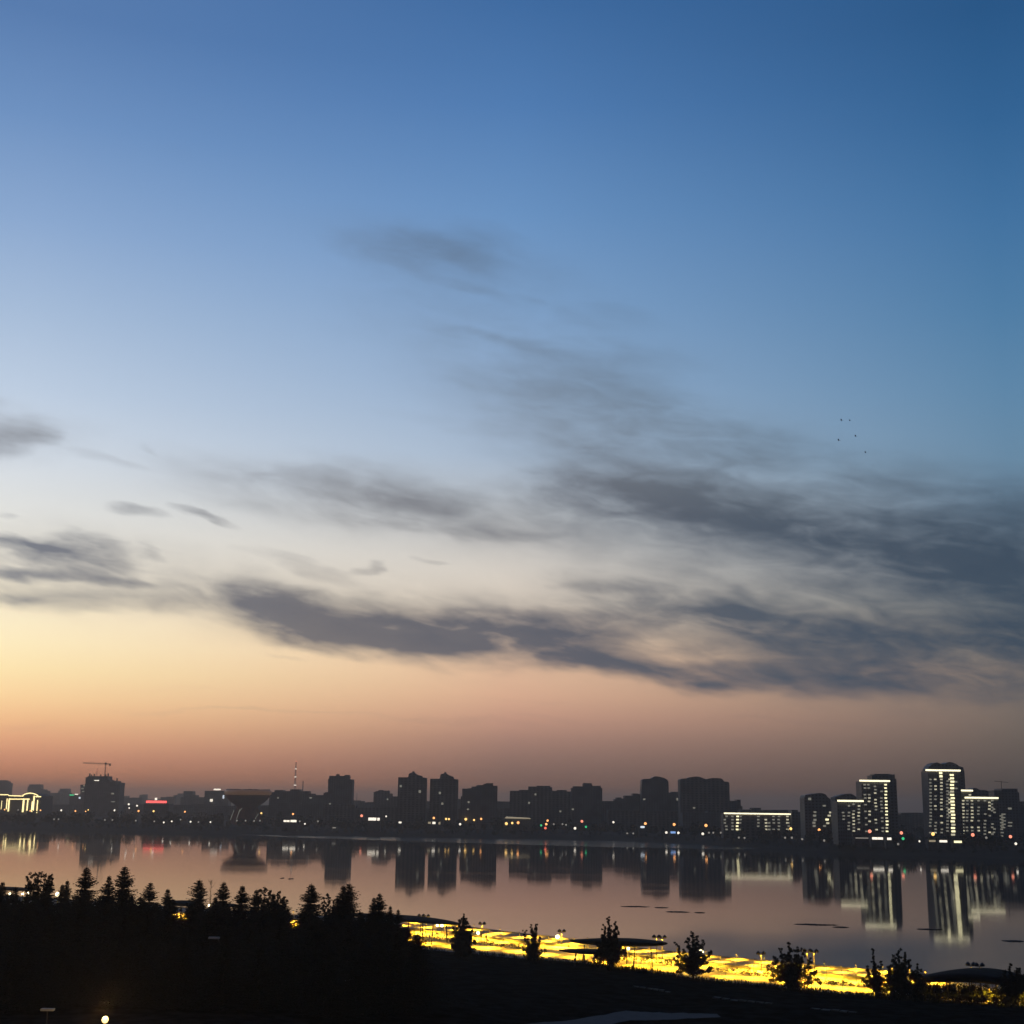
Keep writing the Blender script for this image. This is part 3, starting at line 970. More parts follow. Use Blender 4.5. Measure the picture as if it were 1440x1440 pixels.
# second group
d2 = 972
t2 = building('lit_apartment_tower', 'tallest lit tower with glowing cornice under a bumpy dark roof', 'tower', steps((1305, 1350, 1084)), d2, 22, mat=M_wall3)
strip(t2, d2, 1301.5, 1350, 1083)
grid(t2, d2, [(1308.5, 'w1', .9), (1315.5, 'w2', .62), (1324, 'w2', .72), (1332.3, 'w1', .85), (1335, 'w2', .6)], 1096, 1173, 4.68, seed=8)
grid(t2, d2, [(1338.5, 'w3', 1.0)], 1087.5, 1174, 4.66, w=3.6, h=1.7, slope=.025, seed=9)
grid(t2, d2, [(1323, 'w3', 1.0)], 1087, 1095, 4.6, w=2.8, h=1.9, seed=10)
grid(t2, d2, [(1344.5, 'w1', .8)], 1088, 1112, 4.6, seed=11)
building('apartment_tower', 'dark slab with bumpy roof houses behind the tallest lit tower', 'tower', [(1305, 1081), (1308, 1077), (1312, 1073.5), (1318, 1072), (1323, 1074), (1328, 1074.5), (1333, 1072), (1338, 1071.6), (1344, 1074), (1349, 1077.5), (1354.5, 1079), (1356.3, 1086)], d2 + 30, 18)
t2b = building('lit_apartment_block', 'short lit wing with the higher roof line beside the tallest lit tower', 'apartment block', steps((1350.2, 1366, 1112.3)), d2 + 8, 18, mat=M_wall3)
strip(t2b, d2 + 8, 1350.5, 1367.5, 1111.6)
grid(t2b, d2 + 8, [(1364, 'w2', .5)], 1115.5, 1121, 4.6, seed=12)
t2c = building('lit_apartment_block', 'wide lit wing with the lower glowing roof line at right', 'apartment block', steps((1350, 1404, 1122.5)), d2 - 6, 13, mat=M_wall3)
strip(t2c, d2 - 6, 1356.5, 1403.3, 1121.6)
grid(t2c, d2 - 6, [(1354.5, 'w2', .95), (1360, 'w1', .6), (1367, 'w2', .6), (1376, 'w2', .6), (1385, 'w1', .5), (1391.5, 'w2', .7), (1398, 'w1', .4), (1395, 'w1', .4)], 1126, 1175, 4.68, seed=14)
building('apartment_block', 'dark block with a hint of roof trees behind the right lit wings', 'apartment block', [(1366, 1112), (1369, 1108), (1374, 1108.5), (1378, 1111), (1386, 1111), (1390, 1113)], d2 + 40, 16)
rb = building('apartment_tower', 'dark plain block with faint crane behind the right lit wing', 'tower', steps((1398, 1409, 1111.5), (1409, 1431, 1109), (1431, 1433, 1114)), 1060, 24, mat=M_wall)
for x, kp in ((1408, .8), (1411, .7), (1420, .1)):
    grid(rb, 1060, [(x, 'w1', kp)], 1145, 1177, 4.7, w=4.5, seed=int(x))
panel('lit_window', rb, 1420, 1137, 1060, 4, 2, E['w1'])
building('apartment_block', 'dark block cut off at the right edge behind the lit complex', 'apartment block', steps((1433, 1480, 1127)), 1080, 24)
rd = rb.location.y + 12
pc = at(1408.5, 1109, rd)
rc = thing('tower_crane', 'faint distant crane above the dark block at far right', 'crane', (pc.x, rd, pc.z))
b_ = MB()
b_.tube((0, 0, -.5), (0, 0, 8.5), .35, .3, 5)
b_.build('mast', M_dark, rc)
b_ = MB()
b_.tube((-7.5, 0, 8.2), (8, 0, 6.8), .3, .25, 5)
b_.build('jib', M_dark, rc)

# low dark blocks that fill the far town
LOW = [(60, 84, 1116, 2900), (150, 180, 1119, 3000), (172, 200, 1120.5, 2700), (196, 206, 1118, 3100), (226, 246, 1121, 2600), (244, 258, 1117, 2900), (276, 292, 1122, 2500),
       (496, 512, 1125, 1900), (508, 528, 1127.5, 1850), (549, 562, 1123, 1900), (598, 606, 1126, 1800), (643, 652, 1124, 1750), (698, 718, 1127.5, 1600), (1026, 1044, 1133, 1350),
       (1258, 1282, 1144, 1250), (1280, 1306, 1143, 1300), (455, 500, 1132, 1560), (500, 560, 1136, 1540), (560, 650, 1136, 1500), (650, 720, 1137, 1460), (720, 800, 1138, 1440), (800, 860, 1138, 1400), (855, 960, 1140, 1330), (960, 1030, 1142, 1260),
       (20, 70, 1128, 2300), (60, 122, 1130, 2250), (165, 206, 1131, 2150), (236, 300, 1131, 1950), (300, 380, 1133, 1800), (378, 460, 1128, 1640)]
for i, (x0, x1, y, d) in enumerate(LOW):
    xm = x0 + (x1 - x0) * random.uniform(.3, .7)
    building('low_block', 'low dark block lost in the dim row of roofs along the far bank', 'building', steps((x0, xm, y + random.uniform(-1, 1.5)), (xm, x1, y + random.uniform(-1.5, 2))), d, 22,
             mat=random.choice((M_wall, M_wall2)), group='low dark blocks along the far bank')

# lit pavilion
pd_ = 1330
pv = building('pavilion', 'low pavilion with pale glowing roof edge below the long block', 'pavilion', steps((708, 748, 1150)), pd_, 16, mat=M_plain)
b_ = MB()
pd_ = pv.location.y
p0, p1 = at(709.5, 1148.5, pd_) - pv.location, at(747, 1151, pd_) - pv.location
b_.quad((p0.x + 2, -3, p0.z), (p1.x - 2, -3, p1.z + .6), (p1.x, -3, p1.z - .6), (p0.x, -3, p0.z - 2.0))
b_.quad((p0.x + 2, -3, p0.z), (p0.x + 2, 4, p0.z + .2), (p1.x - 2, 4, p1.z + .8), (p1.x - 2, -3, p1.z + .6))
b_.build('fascia', E['pav'], pv)


# ------------------------------------------------------------------ far lamps and lights
LD = [(x_, nd(x_, d_)) for x_, d_ in ((-100, 1760), (0, 1720), (300, 1500), (655, 1405), (948, 1225), (1112, 1098), (1223, 972), (1312, 948), (1421, 925), (1500, 910))]
headM = {}


def shore_px(x):
    Xn = at(x, 1180, 1000).x / 1000
    s = 1200
    for _ in range(6):
        s = shore(Xn * s)
    return s


def land_z(X, Y):
    o_ = Y - shore(X)
    return lerp_table(offs, o_) if o_ < 400 else GF


def lamp(x, y, c, r, label, cat='street lamp', name='street_lamp', group='street lamps on the far bank', low=False):
    d = shore_px(x) + 24 if low else lerp_table(LD, x)
    p = at(x, y, d)
    gz_ = land_z(p.x, d)
    if p.z < gz_ + 1.5:
        d = shore_px(x) + 9
        p = at(x, y, d)
        gz_ = land_z(p.x, d)
    hgt = max(1.2, p.z - gz_)
    root = thing(name, label, cat, (p.x, d, gz_), group)
    b_ = MB()
    b_.tube((0, 0.3, -.4), (0, 0.3, hgt), .16, .1, 6)
    b_.build('pole', M_dark, root)
    key = (c, r)
    if key not in headM:
        b_ = MB()
        b_.ball((0, 0, 0), r * .86, 10, 6)
        headM[key] = b_.mesh('lamp_head', E[c], True)
    link('lamp_head', headM[key], root, (0, 0, hgt))
    return root


LAMPS = [
    (86, 1139.5, 'w', 1.5, 'white street lamp halfway between the lit hall and the crane tower'),
    (106, 1140.5, 'o', 1.3, 'orange street lamp left of the crane tower'),
    (120.5, 1141, 'o', 1.0, 'small orange lamp at the left foot of the crane tower'),
    (124, 1139, 'y', 1.0, 'small amber lamp on the left face of the crane tower'),
    (161, 1139.5, 'w', 1.4, 'white street lamp at the right foot of the crane tower'),
    (181, 1131, 'w', 1.5, 'tall white lamp right of the crane tower, upper of a pair'),
    (181.7, 1136.3, 'w', 1.1, 'white lamp right of the crane tower, lower of a pair'),
    (192.7, 1133, 'w', 1.4, 'white lamp left of the red roof sign'),
    (194.8, 1140.5, 'o', 1.5, 'orange street lamp to the lower left of the red roof sign'),
    (216, 1140.8, 'y', 1.5, 'amber street lamp straight below the red roof sign'),
    (57, 1139.5, 'o', 1.2, 'orange lamp at the right end of the lit hall'),
    (42.5, 1140.2, 'o', 1.1, 'orange lamp among the middle columns of the lit hall'),
    (25.5, 1139, 'd', 1.2, 'dull lamp in the dark middle bay of the lit hall'),
    (6.5, 1138.5, 'o', 1.1, 'orange lamp before the leftmost columns of the lit hall'),
    (260, 1141.5, 'o', 1.3, 'orange lamp between the red roof sign and the bowl building'),
    (367.5, 1143.5, 'y', 1.4, 'amber lamp beside the right side of the bowl building'),
    (412, 1144.7, 'o', 1.5, 'orange lamp above the row of white lights below the striped mast'),
    (508.5, 1147.2, 'q', 2.0, 'reddish lamp right of the foot of the square tower'),
    (543, 1148, 'w', 1.3, 'white lamp right of the bright white kiosk'),
    (610, 1150.3, 'o', 1.8, 'orange lamp above the yellow lights below the right twin tower'),
    (627.3, 1151.7, 'y', 1.7, 'left amber lamp of the close pair below the right twin tower'),
    (631.3, 1151.9, 'y', 1.6, 'right amber lamp of the close pair below the right twin tower'),
    (655, 1152, 'y', 2.0, 'amber street lamp below the left end of the climbing stepped block'),
    (666.6, 1153.2, 'y', 1.6, 'amber street lamp below the middle of the climbing stepped block'),
    (676.6, 1151.6, 'o', 1.6, 'orange street lamp below the tall end of the climbing stepped block'),
    (709.8, 1152.8, 'y', 1.3, 'amber lamp at the left end of the glowing pavilion roof'),
    (732.2, 1153.6, 'o', 1.5, 'orange lamp right of centre under the glowing pavilion roof'),
    (746.4, 1158, 'y', 1.6, 'amber lamp at the right end of the pavilion'),
    (770, 1154, 'o', 1.6, 'top orange lamp of the three stacked right of the pavilion'),
    (818.3, 1155, 'q', 1.9, 'reddish lamp below the wide dark tower block'),
    (862.6, 1156.2, 'w', 1.5, 'white lamp below the low blocks left of the round topped tower'),
    (907.5, 1158.2, 'o', 1.9, 'orange lamp below the round topped tower'),
    (948, 1159.4, 'o', 1.9, 'orange lamp below the gap left of the broad double tower'),
    (992.8, 1160.8, 'o', 2.0, 'orange lamp below the broad double tower'),
    (1030, 1162.5, 'o', 1.8, 'orange lamp before the left end of the long low lit block'),
    (1076.8, 1164, 'o', 1.8, 'orange lamp before the middle of the long low lit block'),
    (1112, 1165.4, 'y', 1.7, 'amber lamp before the right end of the long low lit block'),
    (1152, 1167, 'o', 1.6, 'orange lamp below the block with scattered windows'),
    (1190.5, 1169, 'q', 1.7, 'reddish lamp below the lower lit wing of the first complex'),
    (1223, 1169, 'q', 1.8, 'reddish lamp at the foot of the left lit tower'),
    (1267.5, 1171.3, 'q', 1.7, 'reddish lamp just right of the first lit complex'),
    (1312, 1172.8, 'y', 1.8, 'amber lamp at the left foot of the tallest lit tower'),
    (1368, 1174, 'q', 1.8, 'reddish lamp before the wide lit wing at right'),
    (1421, 1176.5, 'q', 1.6, 'reddish lamp at far right below the plain dark block'),
]
for a in LAMPS:
    lamp(*a)
LOWL = [
    (230.3, 1156.5, 'w', 1.3, 'white bank lamp lower right of the red roof sign'),
    (241.5, 1155, 'w', 1.2, 'white bank lamp between the red roof sign and the hazy stepped block'),
    (268, 1155.6, 'w', 1.3, 'white bank lamp below the hazy stepped block'),
    (296, 1156, 'w', 1.2, 'white bank lamp left of the bowl building'),
    (428.7, 1158.5, 'w', 1.2, 'white bank lamp right of the row of white lights'),
    (647, 1159, 'w', 1.6, 'white bank lamp right of the right twin tower'),
    (712, 1158.2, 'y', 2.0, 'brightest amber lamp before the left part of the pavilion'),
    (720.3, 1157.4, 'y', 1.6, 'amber lamp before the middle of the pavilion'),
    (728.6, 1157, 'o', 1.9, 'orange lamp before the right part of the pavilion'),
    (768.2, 1159, 'o', 1.6, 'middle orange lamp of the three stacked right of the pavilion'),
    (767, 1164.5, 'r', 1.7, 'red lamp, lowest of the three stacked right of the pavilion'),
    (808.6, 1164.8, 'w', 1.8, 'white bank lamp left below the wide dark tower block'),
    (937, 1170.7, 'w', 1.6, 'white bank lamp left of the bluish lit kiosk'),
    (954, 1171.2, 'w', 1.6, 'white bank lamp right of the bluish lit kiosk'),
    (988.3, 1172.6, 'w', 1.7, 'white bank lamp below the broad double tower'),
    (1293, 1183, 'w', 1.0, 'white bank lamp left of the tallest lit tower'),
    (1428.5, 1186.5, 'w', 1.3, 'white bank lamp at far right'),
]
for a in LOWL:
    lamp(*a, name='bank_lamp', cat='lamp', group='bank lamps on the far shore', low=True)
for x, y in ((76, 1152), (82.3, 1152), (217, 1155), (254, 1152.5), (279, 1156), (333, 1154), (345.3, 1154), (357.3, 1154.5), (365.5, 1154), (421.5, 1155), (447, 1155), (778.8, 1159), (791, 1159), (796, 1160), (882, 1172), (890.5, 1172),
             (997, 1171), (1003, 1171), (1013.5, 1171), (1039, 1177.8), (1047, 1178.3), (1104, 1178), (1113.5, 1178), (1128, 1180), (1159, 1182), (1263, 1187), (1387, 1178), (191, 1154), (158, 1153), (147.5, 1153)):
    lamp(x, y, 'd', 1.25, 'dim pinprick lamp low on the far bank', 'lamp', 'bank_lamp', 'dim bank lamps on the far shore', True)


def traffic(x, y, c, label):
    r_ = lamp(x, y, c, 1.5, label, 'traffic light', 'traffic_light', 'coloured signals on the far bank', True)
    b_ = MB()
    h_ = r_.children[-1].location.z
    b_.box((-.7, .35, h_ - 1.2), (.7, .9, h_ + 2.6))
    b_.build('signal_housing', M_dark, r_)


traffic(761, 1160.7, 'g', 'green light right of the pavilion')
traffic(824, 1162.8, 'g', 'green light below the wide dark tower block')
traffic(1226.5, 1178, 'g', 'green light left of the white shopfronts under the left lit tower')
traffic(1270, 1179.3, 'g', 'green light just right of the first lit complex')


def kiosk(x, y, w, h, c, label, parts=1):
    d = shore_px(x) + 28
    p = at(x, y, d)
    gz_ = land_z(p.x, d)
    root = thing('kiosk', label, 'kiosk', (p.x, d, gz_), 'lit kiosks on the far bank')
    zz = p.z - gz_
    b_ = MB()
    b_.box((-w / 2 - 1, 0, -.4), (w / 2 + 1, 6, zz + h / 2 + 1))
    b_.build('wall', M_plain, root)
    b_ = MB()
    b_.box((-w / 2 - 1.6, -1.2, zz + h / 2 + 1), (w / 2 + 1.6, 6.5, zz + h / 2 + 1.5))
    b_.build('roof', M_roofing, root)
    for k_ in range(parts):
        b_ = MB()
        q = w / parts
        b_.box((-w / 2 + k_ * q + .15, -.3, zz - h / 2), (-w / 2 + (k_ + 1) * q - .15, .1, zz + h / 2))
        b_.build('lit_shopfront', E[c], root)


kiosk(412.7, 1154.6, 7.5, 2.6, 'w', 'small white lit kiosk below the striped mast')
kiosk(403, 1154.6, 7.5, 2.2, 'w', 'pair of white lit shopfronts left of the kiosk below the striped mast', 2)
kiosk(523.6, 1151.8, 10, 3.4, 'w', 'bright white kiosk between the square tower and the twin towers')
kiosk(532.3, 1152, 3.2, 3.2, 'w', 'little square white kiosk beside the bright white one')
kiosk(470, 1164, 4.5, 1.4, 'd', 'dull white kiosk low on the bank below the square tower')
kiosk(562.6, 1156.6, 3.6, 2.0, 'w', 'small white kiosk below the left twin tower')
kiosk(604, 1157, 4, 2.4, 'pav', 'dull yellow stall left of the bright one below the right twin tower')
kiosk(610.2, 1157.2, 4, 2.6, 'w', 'bright stall below the right twin tower')
kiosk(618, 1157.6, 2.6, 3, 'pav', 'narrow yellow stall right of the bright one below the right twin tower')
kiosk(903.5, 1163, 5, 2.2, 'c', 'slanting stack of white signs below the round topped tower')
kiosk(901.5, 1168.5, 3, 2.0, 'w', 'small white stall under the slanting white signs')
kiosk(946.5, 1170.6, 6, 2.2, 'b', 'bluish lit kiosk between two white lamps')
kiosk(1185, 1177, 8, 2.2, 'w3', 'yellow shopfront under the lower lit wing')
kiosk(1234, 1179, 10, 2.0, 'w', 'row of white shopfronts under the left lit tower', 2)
kiosk(1250.5, 1179.5, 4, 2.0, 'w', 'single white shopfront right of the row under the left lit tower')
kiosk(1311, 1182.6, 6, 1.6, 'pav', 'dull amber shopfront at the left foot of the tallest lit tower')
kiosk(1326.5, 1183, 7, 1.8, 'w', 'white shopfront under the tallest lit tower')
kiosk(1347, 1183.8, 7, 1.8, 'w3', 'yellow shopfront right of the white one under the tallest lit tower')
kiosk(1212, 1178.5, 12, .9, 'd', 'faint row of shopfronts between the yellow and the white ones')

# ------------------------------------------------------------------ near ground and promenade
ZD = 3.0
UP = []
for x, y in ((-500, 1226), (-200, 1246), (0, 1260), (150, 1269), (270, 1278), (410, 1287), (570, 1294.5), (640, 1302), (720, 1312), (800, 1321), (930, 1338), (1000, 1345), (1100, 1355), (1200, 1363), (1300, 1371), (1440, 1385), (1800, 1425)):
    p = on(x, y, ZD)
    UP.append((p.x, p.y))
LOWE = []
for x, y in ((-500, 1262), (-200, 1284), (0, 1298), (270, 1314), (430, 1324), (570, 1333), (640, 1339), (730, 1348), (800, 1352), (880, 1362), (1000, 1379), (1080, 1387), (1140, 1393), (1200, 1399), (1300, 1405), (1440, 1415), (1800, 1455)):
    p = on(x, y, ZD)
    LOWE.append((p.x, p.y))


def up(X):
    return min(900, max(40, lerp_table(UP, X)))


def low(X):
    return min(up(X) - 20, max(20, lerp_table(LOWE, X)))


def gz(X, Y):
    h_ = 4 + 4.5 * ss(25, -40, X) * ss(330, 200, Y)
    yl = low(X)
    t_ = ss(yl - 45, yl, Y)
    return h_ * (1 - t_) + ZD * t_ + 0.35 * (1 - t_) * noise.noise(Vector((X * .05, Y * .05, 0)))


GX = [-1500, -900] + [-600 + 6 * k for k in range(160)] + [500, 900, 1500]
TS = [-800, -300] + [k / 60 for k in range(61)]
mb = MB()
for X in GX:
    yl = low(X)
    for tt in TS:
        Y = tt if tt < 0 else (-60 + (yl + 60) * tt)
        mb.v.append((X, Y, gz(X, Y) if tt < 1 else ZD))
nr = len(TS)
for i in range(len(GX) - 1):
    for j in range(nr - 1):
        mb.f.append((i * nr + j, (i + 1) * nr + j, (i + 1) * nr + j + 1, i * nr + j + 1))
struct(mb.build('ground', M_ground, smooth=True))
mb = MB()
DX = [-1500, -900] + [-600 + 6 * k for k in range(160)] + [500, 900, 1500]
for X in DX:
    a, b_ = low(X), up(X)
    mb.v += [(X, a, ZD), (X, (a + b_) / 2, ZD), (X, b_, ZD)]
for i in range(len(DX) - 1):
    for j in range(2):
        mb.f.append((i * 3 + j, (i + 1) * 3 + j, (i + 1) * 3 + j + 1, i * 3 + j + 1))
struct(mb.build('promenade', M_pave))
# quay wall
mb = MB()
for X in DX:
    y = up(X)
    mb.v += [(X, y, -1), (X, y + .02, ZD + .25), (X, y + .6, ZD + .25), (X, y + .6, -1)]
for i in range(len(DX) - 1):
    for j in range(3):
        mb.f.append((i * 4 + j, (i + 1) * 4 + j, (i + 1) * 4 + j + 1, i * 4 + j + 1))
tag(mb.build('quay_wall', M_plain), 'long low stone quay wall between the promenade and the water', 'wall')

# path, road edge and kerbs at lower right
mb = MB()
pp = [(770, 1450), (815, 1433), (850, 1426), (905, 1421.5), (950, 1421.5), (985, 1424.5), (1000, 1427), (975, 1431), (930, 1437), (890, 1450)]
cen = []
for k_ in range(61):
    u = k_ / 60
    a = Vector((700, 1462)).lerp(Vector((880, 1425)), u * 2) if u < .5 else Vector((880, 1425)).lerp(Vector((1008, 1427)), u * 2 - 1)
    w_ = 17 * (1 - u) + 3.0
    jit = noise.noise(Vector((u * 9, 1, 0))) * 2 + noise.noise(Vector((u * 30, 2, 0))) * .8
    cen.append((on(a.x, a.y - 2 + jit, 4.35), on(a.x + 6, a.y + w_ * .9 + jit * .6, 4.35)))
mb.v = []
for a, b_ in cen:
    mb.v += [(a.x, a.y, gz(a.x, a.y) + .3), (b_.x, b_.y, gz(b_.x, b_.y) + .3)]
for k_ in range(60):
    mb.f.append((k_ * 2 + 1, k_ * 2 + 3, k_ * 2 + 2, k_ * 2))
struct(mb.build('path', M_path))


def kerb(pxs, label, w=.5):
    mb = MB()
    ps = [on(x, y, 4.1) for x, y in pxs]
    for a, b_ in zip(ps, ps[1:]):
        n_ = max(1, int((b_ - a).length / 1.5))
        for k_ in range(n_):
            p = a.lerp(b_, (k_ + .06) / n_)
            q = a.lerp(b_, (k_ + .9) / n_)
            z = gz(p.x, p.y)
            hh = random.uniform(.1, .3)
            s_ = Vector((-(q - p).y, (q - p).x, 0)).normalized() * w * random.uniform(.5, 1.2)
            mb.quad((p.x - s_.x, p.y - s_.y, z + hh), (q.x - s_.x, q.y - s_.y, z + hh), (q.x + s_.x, q.y + s_.y, z + hh), (p.x + s_.x, p.y + s_.y, z + hh))
            mb.quad((p.x - s_.x, p.y - s_.y, z - .3), (q.x - s_.x, q.y - s_.y, z - .3), (q.x - s_.x, q.y - s_.y, z + hh), (p.x - s_.x, p.y - s_.y, z + hh))
    tag(mb.build('kerb', M_kerb), label, 'kerb')


kerb([(1003, 1401), (1040, 1404.5), (1088, 1410)], 'pale broken kerb line below the promenade, left of the widest shrub')
kerb([(1140, 1417), (1170, 1420), (1206, 1424)], 'pale broken kerb line below the promenade, right of the widest shrub')
kerb([(890, 1386.5), (920, 1390), (944, 1394)], 'faint kerb line in the dark below the large canopy', .3)


# ------------------------------------------------------------------ promenade furniture
def mid(x, f=.5):
    """deck point seen at column x, at fraction f from lower to upper edge"""
    Xn = at(x, 1300, 1000).x / 1000
    a = b_ = 350
    for _ in range(12):
        a, b_ = low(Xn * a), up(Xn * b_)
    Y = a + (b_ - a) * f
    return Vector((Xn * Y, Y, ZD))


SPOT = []


def spot(p, power, name='lamp_beam', ang=150):
    l = bpy.data.lights.new(name, 'SPOT')
    l.energy = power
    l.color = (1.0, 0.52, 0.02)
    l.spot_size = R(ang)
    l.spot_blend = .6
    l.shadow_soft_size = .35
    o = bpy.data.objects.new(name, l)
    o.location = p
    COL.objects.link(o)
    return o


PW = 26000


def deck_lamp(x, y, f, label, power=PW, lit=False, twin=True):
    b0 = mid(x, f)
    d = b0.y
    p = at(x, y, d)
    hgt = max(3.4, p.z - ZD)
    root = thing('lamp_post', label, 'lamp post', b0, 'lamp posts on the promenade')
    b_ = MB()
    b_.tube((0, 0, -.2), (0, 0, hgt), .12, .08, 8)
    b_.build('pole', M_dark, root)
    b_ = MB()
    for s_ in ((-.55, .55) if twin else (0,)):
        b_.lathe([(.05, hgt + .75), (.5, hgt + .35), (.42, hgt + .02), (.05, hgt)], 10, (s_, 0))
    if twin:
        b_.tube((-.6, 0, hgt), (.6, 0, hgt), .06, .06, 6)
    b_.build('lamp_head', M_dark, root)
    if power:
        s = spot(Vector((0, 0, hgt - .15)), power)
        s.parent = root
    return root


DL = [(592, 1289, .5, 'post left of the dense cone tree, left one of a pair of lamp posts'), (599, 1289.5, .55, 'post left of the dense cone tree, right one of a pair of lamp posts'),
      (678, 1309, .6, 'lamp post just right of the dense cone tree'), (790, 1315, .6, 'lamp post between the cluster of shoots and the large canopy'), (923, 1319, .55, 'lamp post at the right end of the large canopy, left one of a pair'),
      (931, 1319.5, .6, 'lamp post at the right end of the large canopy, right one of a pair'), (1069, 1346, .55, 'lamp post standing left of the widest shrub'), (1134, 1339, .5, 'lamp post behind the right side of the widest shrub, left one of a pair'), (1143, 1339.5, .55, 'lamp post behind the right side of the widest shrub, right one of a pair'),
      (1362, 1358, .5, 'lamp post beyond the arched canopy at far right, left one of a pair'), (1374, 1359, .5, 'lamp post beyond the arched canopy at far right, right one of a pair')]
for x, y, f, lab in DL:
    deck_lamp(x, y, f, lab, PW * (.9 if x in (592, 599, 923, 931, 1134, 1143) else 1.6) * (.05 if x > 1300 else 1))
# unseen deck lights, added to fill in light between the posts


def added_deck_light(x, f, pw, label, hh=4.0):
    b0 = mid(x, f)
    root = thing('added_deck_light', label, 'deck light', b0, 'added deck lights on the promenade')
    b_ = MB()
    b_.tube((0, 0, -.1), (0, 0, hh), .04, .04, 8)
    b_.build('pole', M_dark, root)
    b_ = MB()
    b_.lathe([(.03, hh + .16), (.14, hh + .08), (.15, hh), (.03, hh - .02)], 10)
    b_.build('lamp_head', M_dark, root)
    s = spot(Vector((0, 0, hh - .1)), PW * pw, ang=160)
    s.parent = root


for i in range(34):
    x = 562 + i * 20.6
    dim = 1 if x < 1245 else .4
    added_deck_light(x + random.uniform(-4, 4), (.22, .5)[i % 2] + random.uniform(-.05, .05), random.uniform(.4, .6) * dim * (1.5 if x < 760 else 1.1), 'added unseen deck light that fills in the yellow glare of the promenade', 2.4)
    added_deck_light(x + random.uniform(-4, 4), (.8, .95)[i % 2] + random.uniform(-.03, .03), random.uniform(.24, .32) * dim * (1.4 if x < 760 else 1.0), 'added unseen deck light that fills in the yellow glare of the promenade', 1.3)
for x, f, pw in ((30, .5, .25), (78, .5, .2), (140, .5, .15), (252, .7, .6), (264, .6, .6), (322, .7, .3), (366, .65, .3), (412, .7, .9), (420, .6, .9), (506, .6, .5)):
    added_deck_light(x, f, pw, 'added deck light behind the spruces of the grove', 3.0)
for x, f, pw in ((1252, .7, .6), (1276, .7, .6), (1298, .68, .6), (1318, .62, .5), (1306, .04, .008), (1328, .04, .006), (1345, .04, .008), (1367, .06, .008), (1386, .14, .3), (1397, .5, .25), (1434, .4, .25), (1437, .08, .12)):
    added_deck_light(x, f, pw, 'added deck light among the dark planting at the far right', 2.2)


def globe(x, y, f, label, r=.45, power=600):
    r *= .72
    b0 = mid(x, f)
    p = at(x, y, b0.y)
    zz = max(ZD + .8, p.z)
    root = thing('globe_lamp', label, 'lamp', b0, 'white globe lamps on the promenade')
    b_ = MB()
    b_.tube((0, 0, -.1), (0, 0, zz - ZD - r * .8), .07, .07, 8)
    b_.build('pole', M_dark, root)
    b_ = MB()
    b_.ball((0, 0, 0), r, 14, 10)
    b_.build('globe', E['globe'], root, (0, 0, zz - ZD), True)


for a in ((615, 1301.5, .6, 'white globe lamp under the canopy edge, left of two', .42), (621.5, 1301.5, .6, 'white globe lamp under the canopy edge, right of two', .5), (672.5, 1312, .6, 'white globe lamp just right of the dense cone tree', .5), (784, 1317.5, .6, 'bright globe lamp standing above the deck edge left of the large canopy', .62),
          (883.5, 1334, .5, 'small globe lamp at the trunk under the large canopy', .42), (986, 1338, .5, 'bright white globe lamp seen through the bushy pine', .62), (968.5, 1365, .2, 'small globe lamp low in the bushy pine', .4), (1317, 1375.5, .45, 'globe lamp under the left end of the arched canopy', .5),
          (139.5, 1264.5, .6, 'globe lamp glowing in the notch between two tall spruces', .55), (77.5, 1257.5, .6, 'large amber globe lamp left of the first tall spruce', .9), (292.5, 1273.5, .6, 'globe lamp behind the grove right of the small canopy', .5), (192, 1272, .5, 'small globe lamp deep in the grove gap', .45),
          (28, 1257, .6, 'globe lamp beneath the leftmost canopy roof', .5), (36, 1256, .6, 'globe lamp at the right part under the leftmost canopy roof', .5), (10, 1257, .6, 'globe lamp at the left part under the leftmost canopy roof', .45)):
    globe(*a)


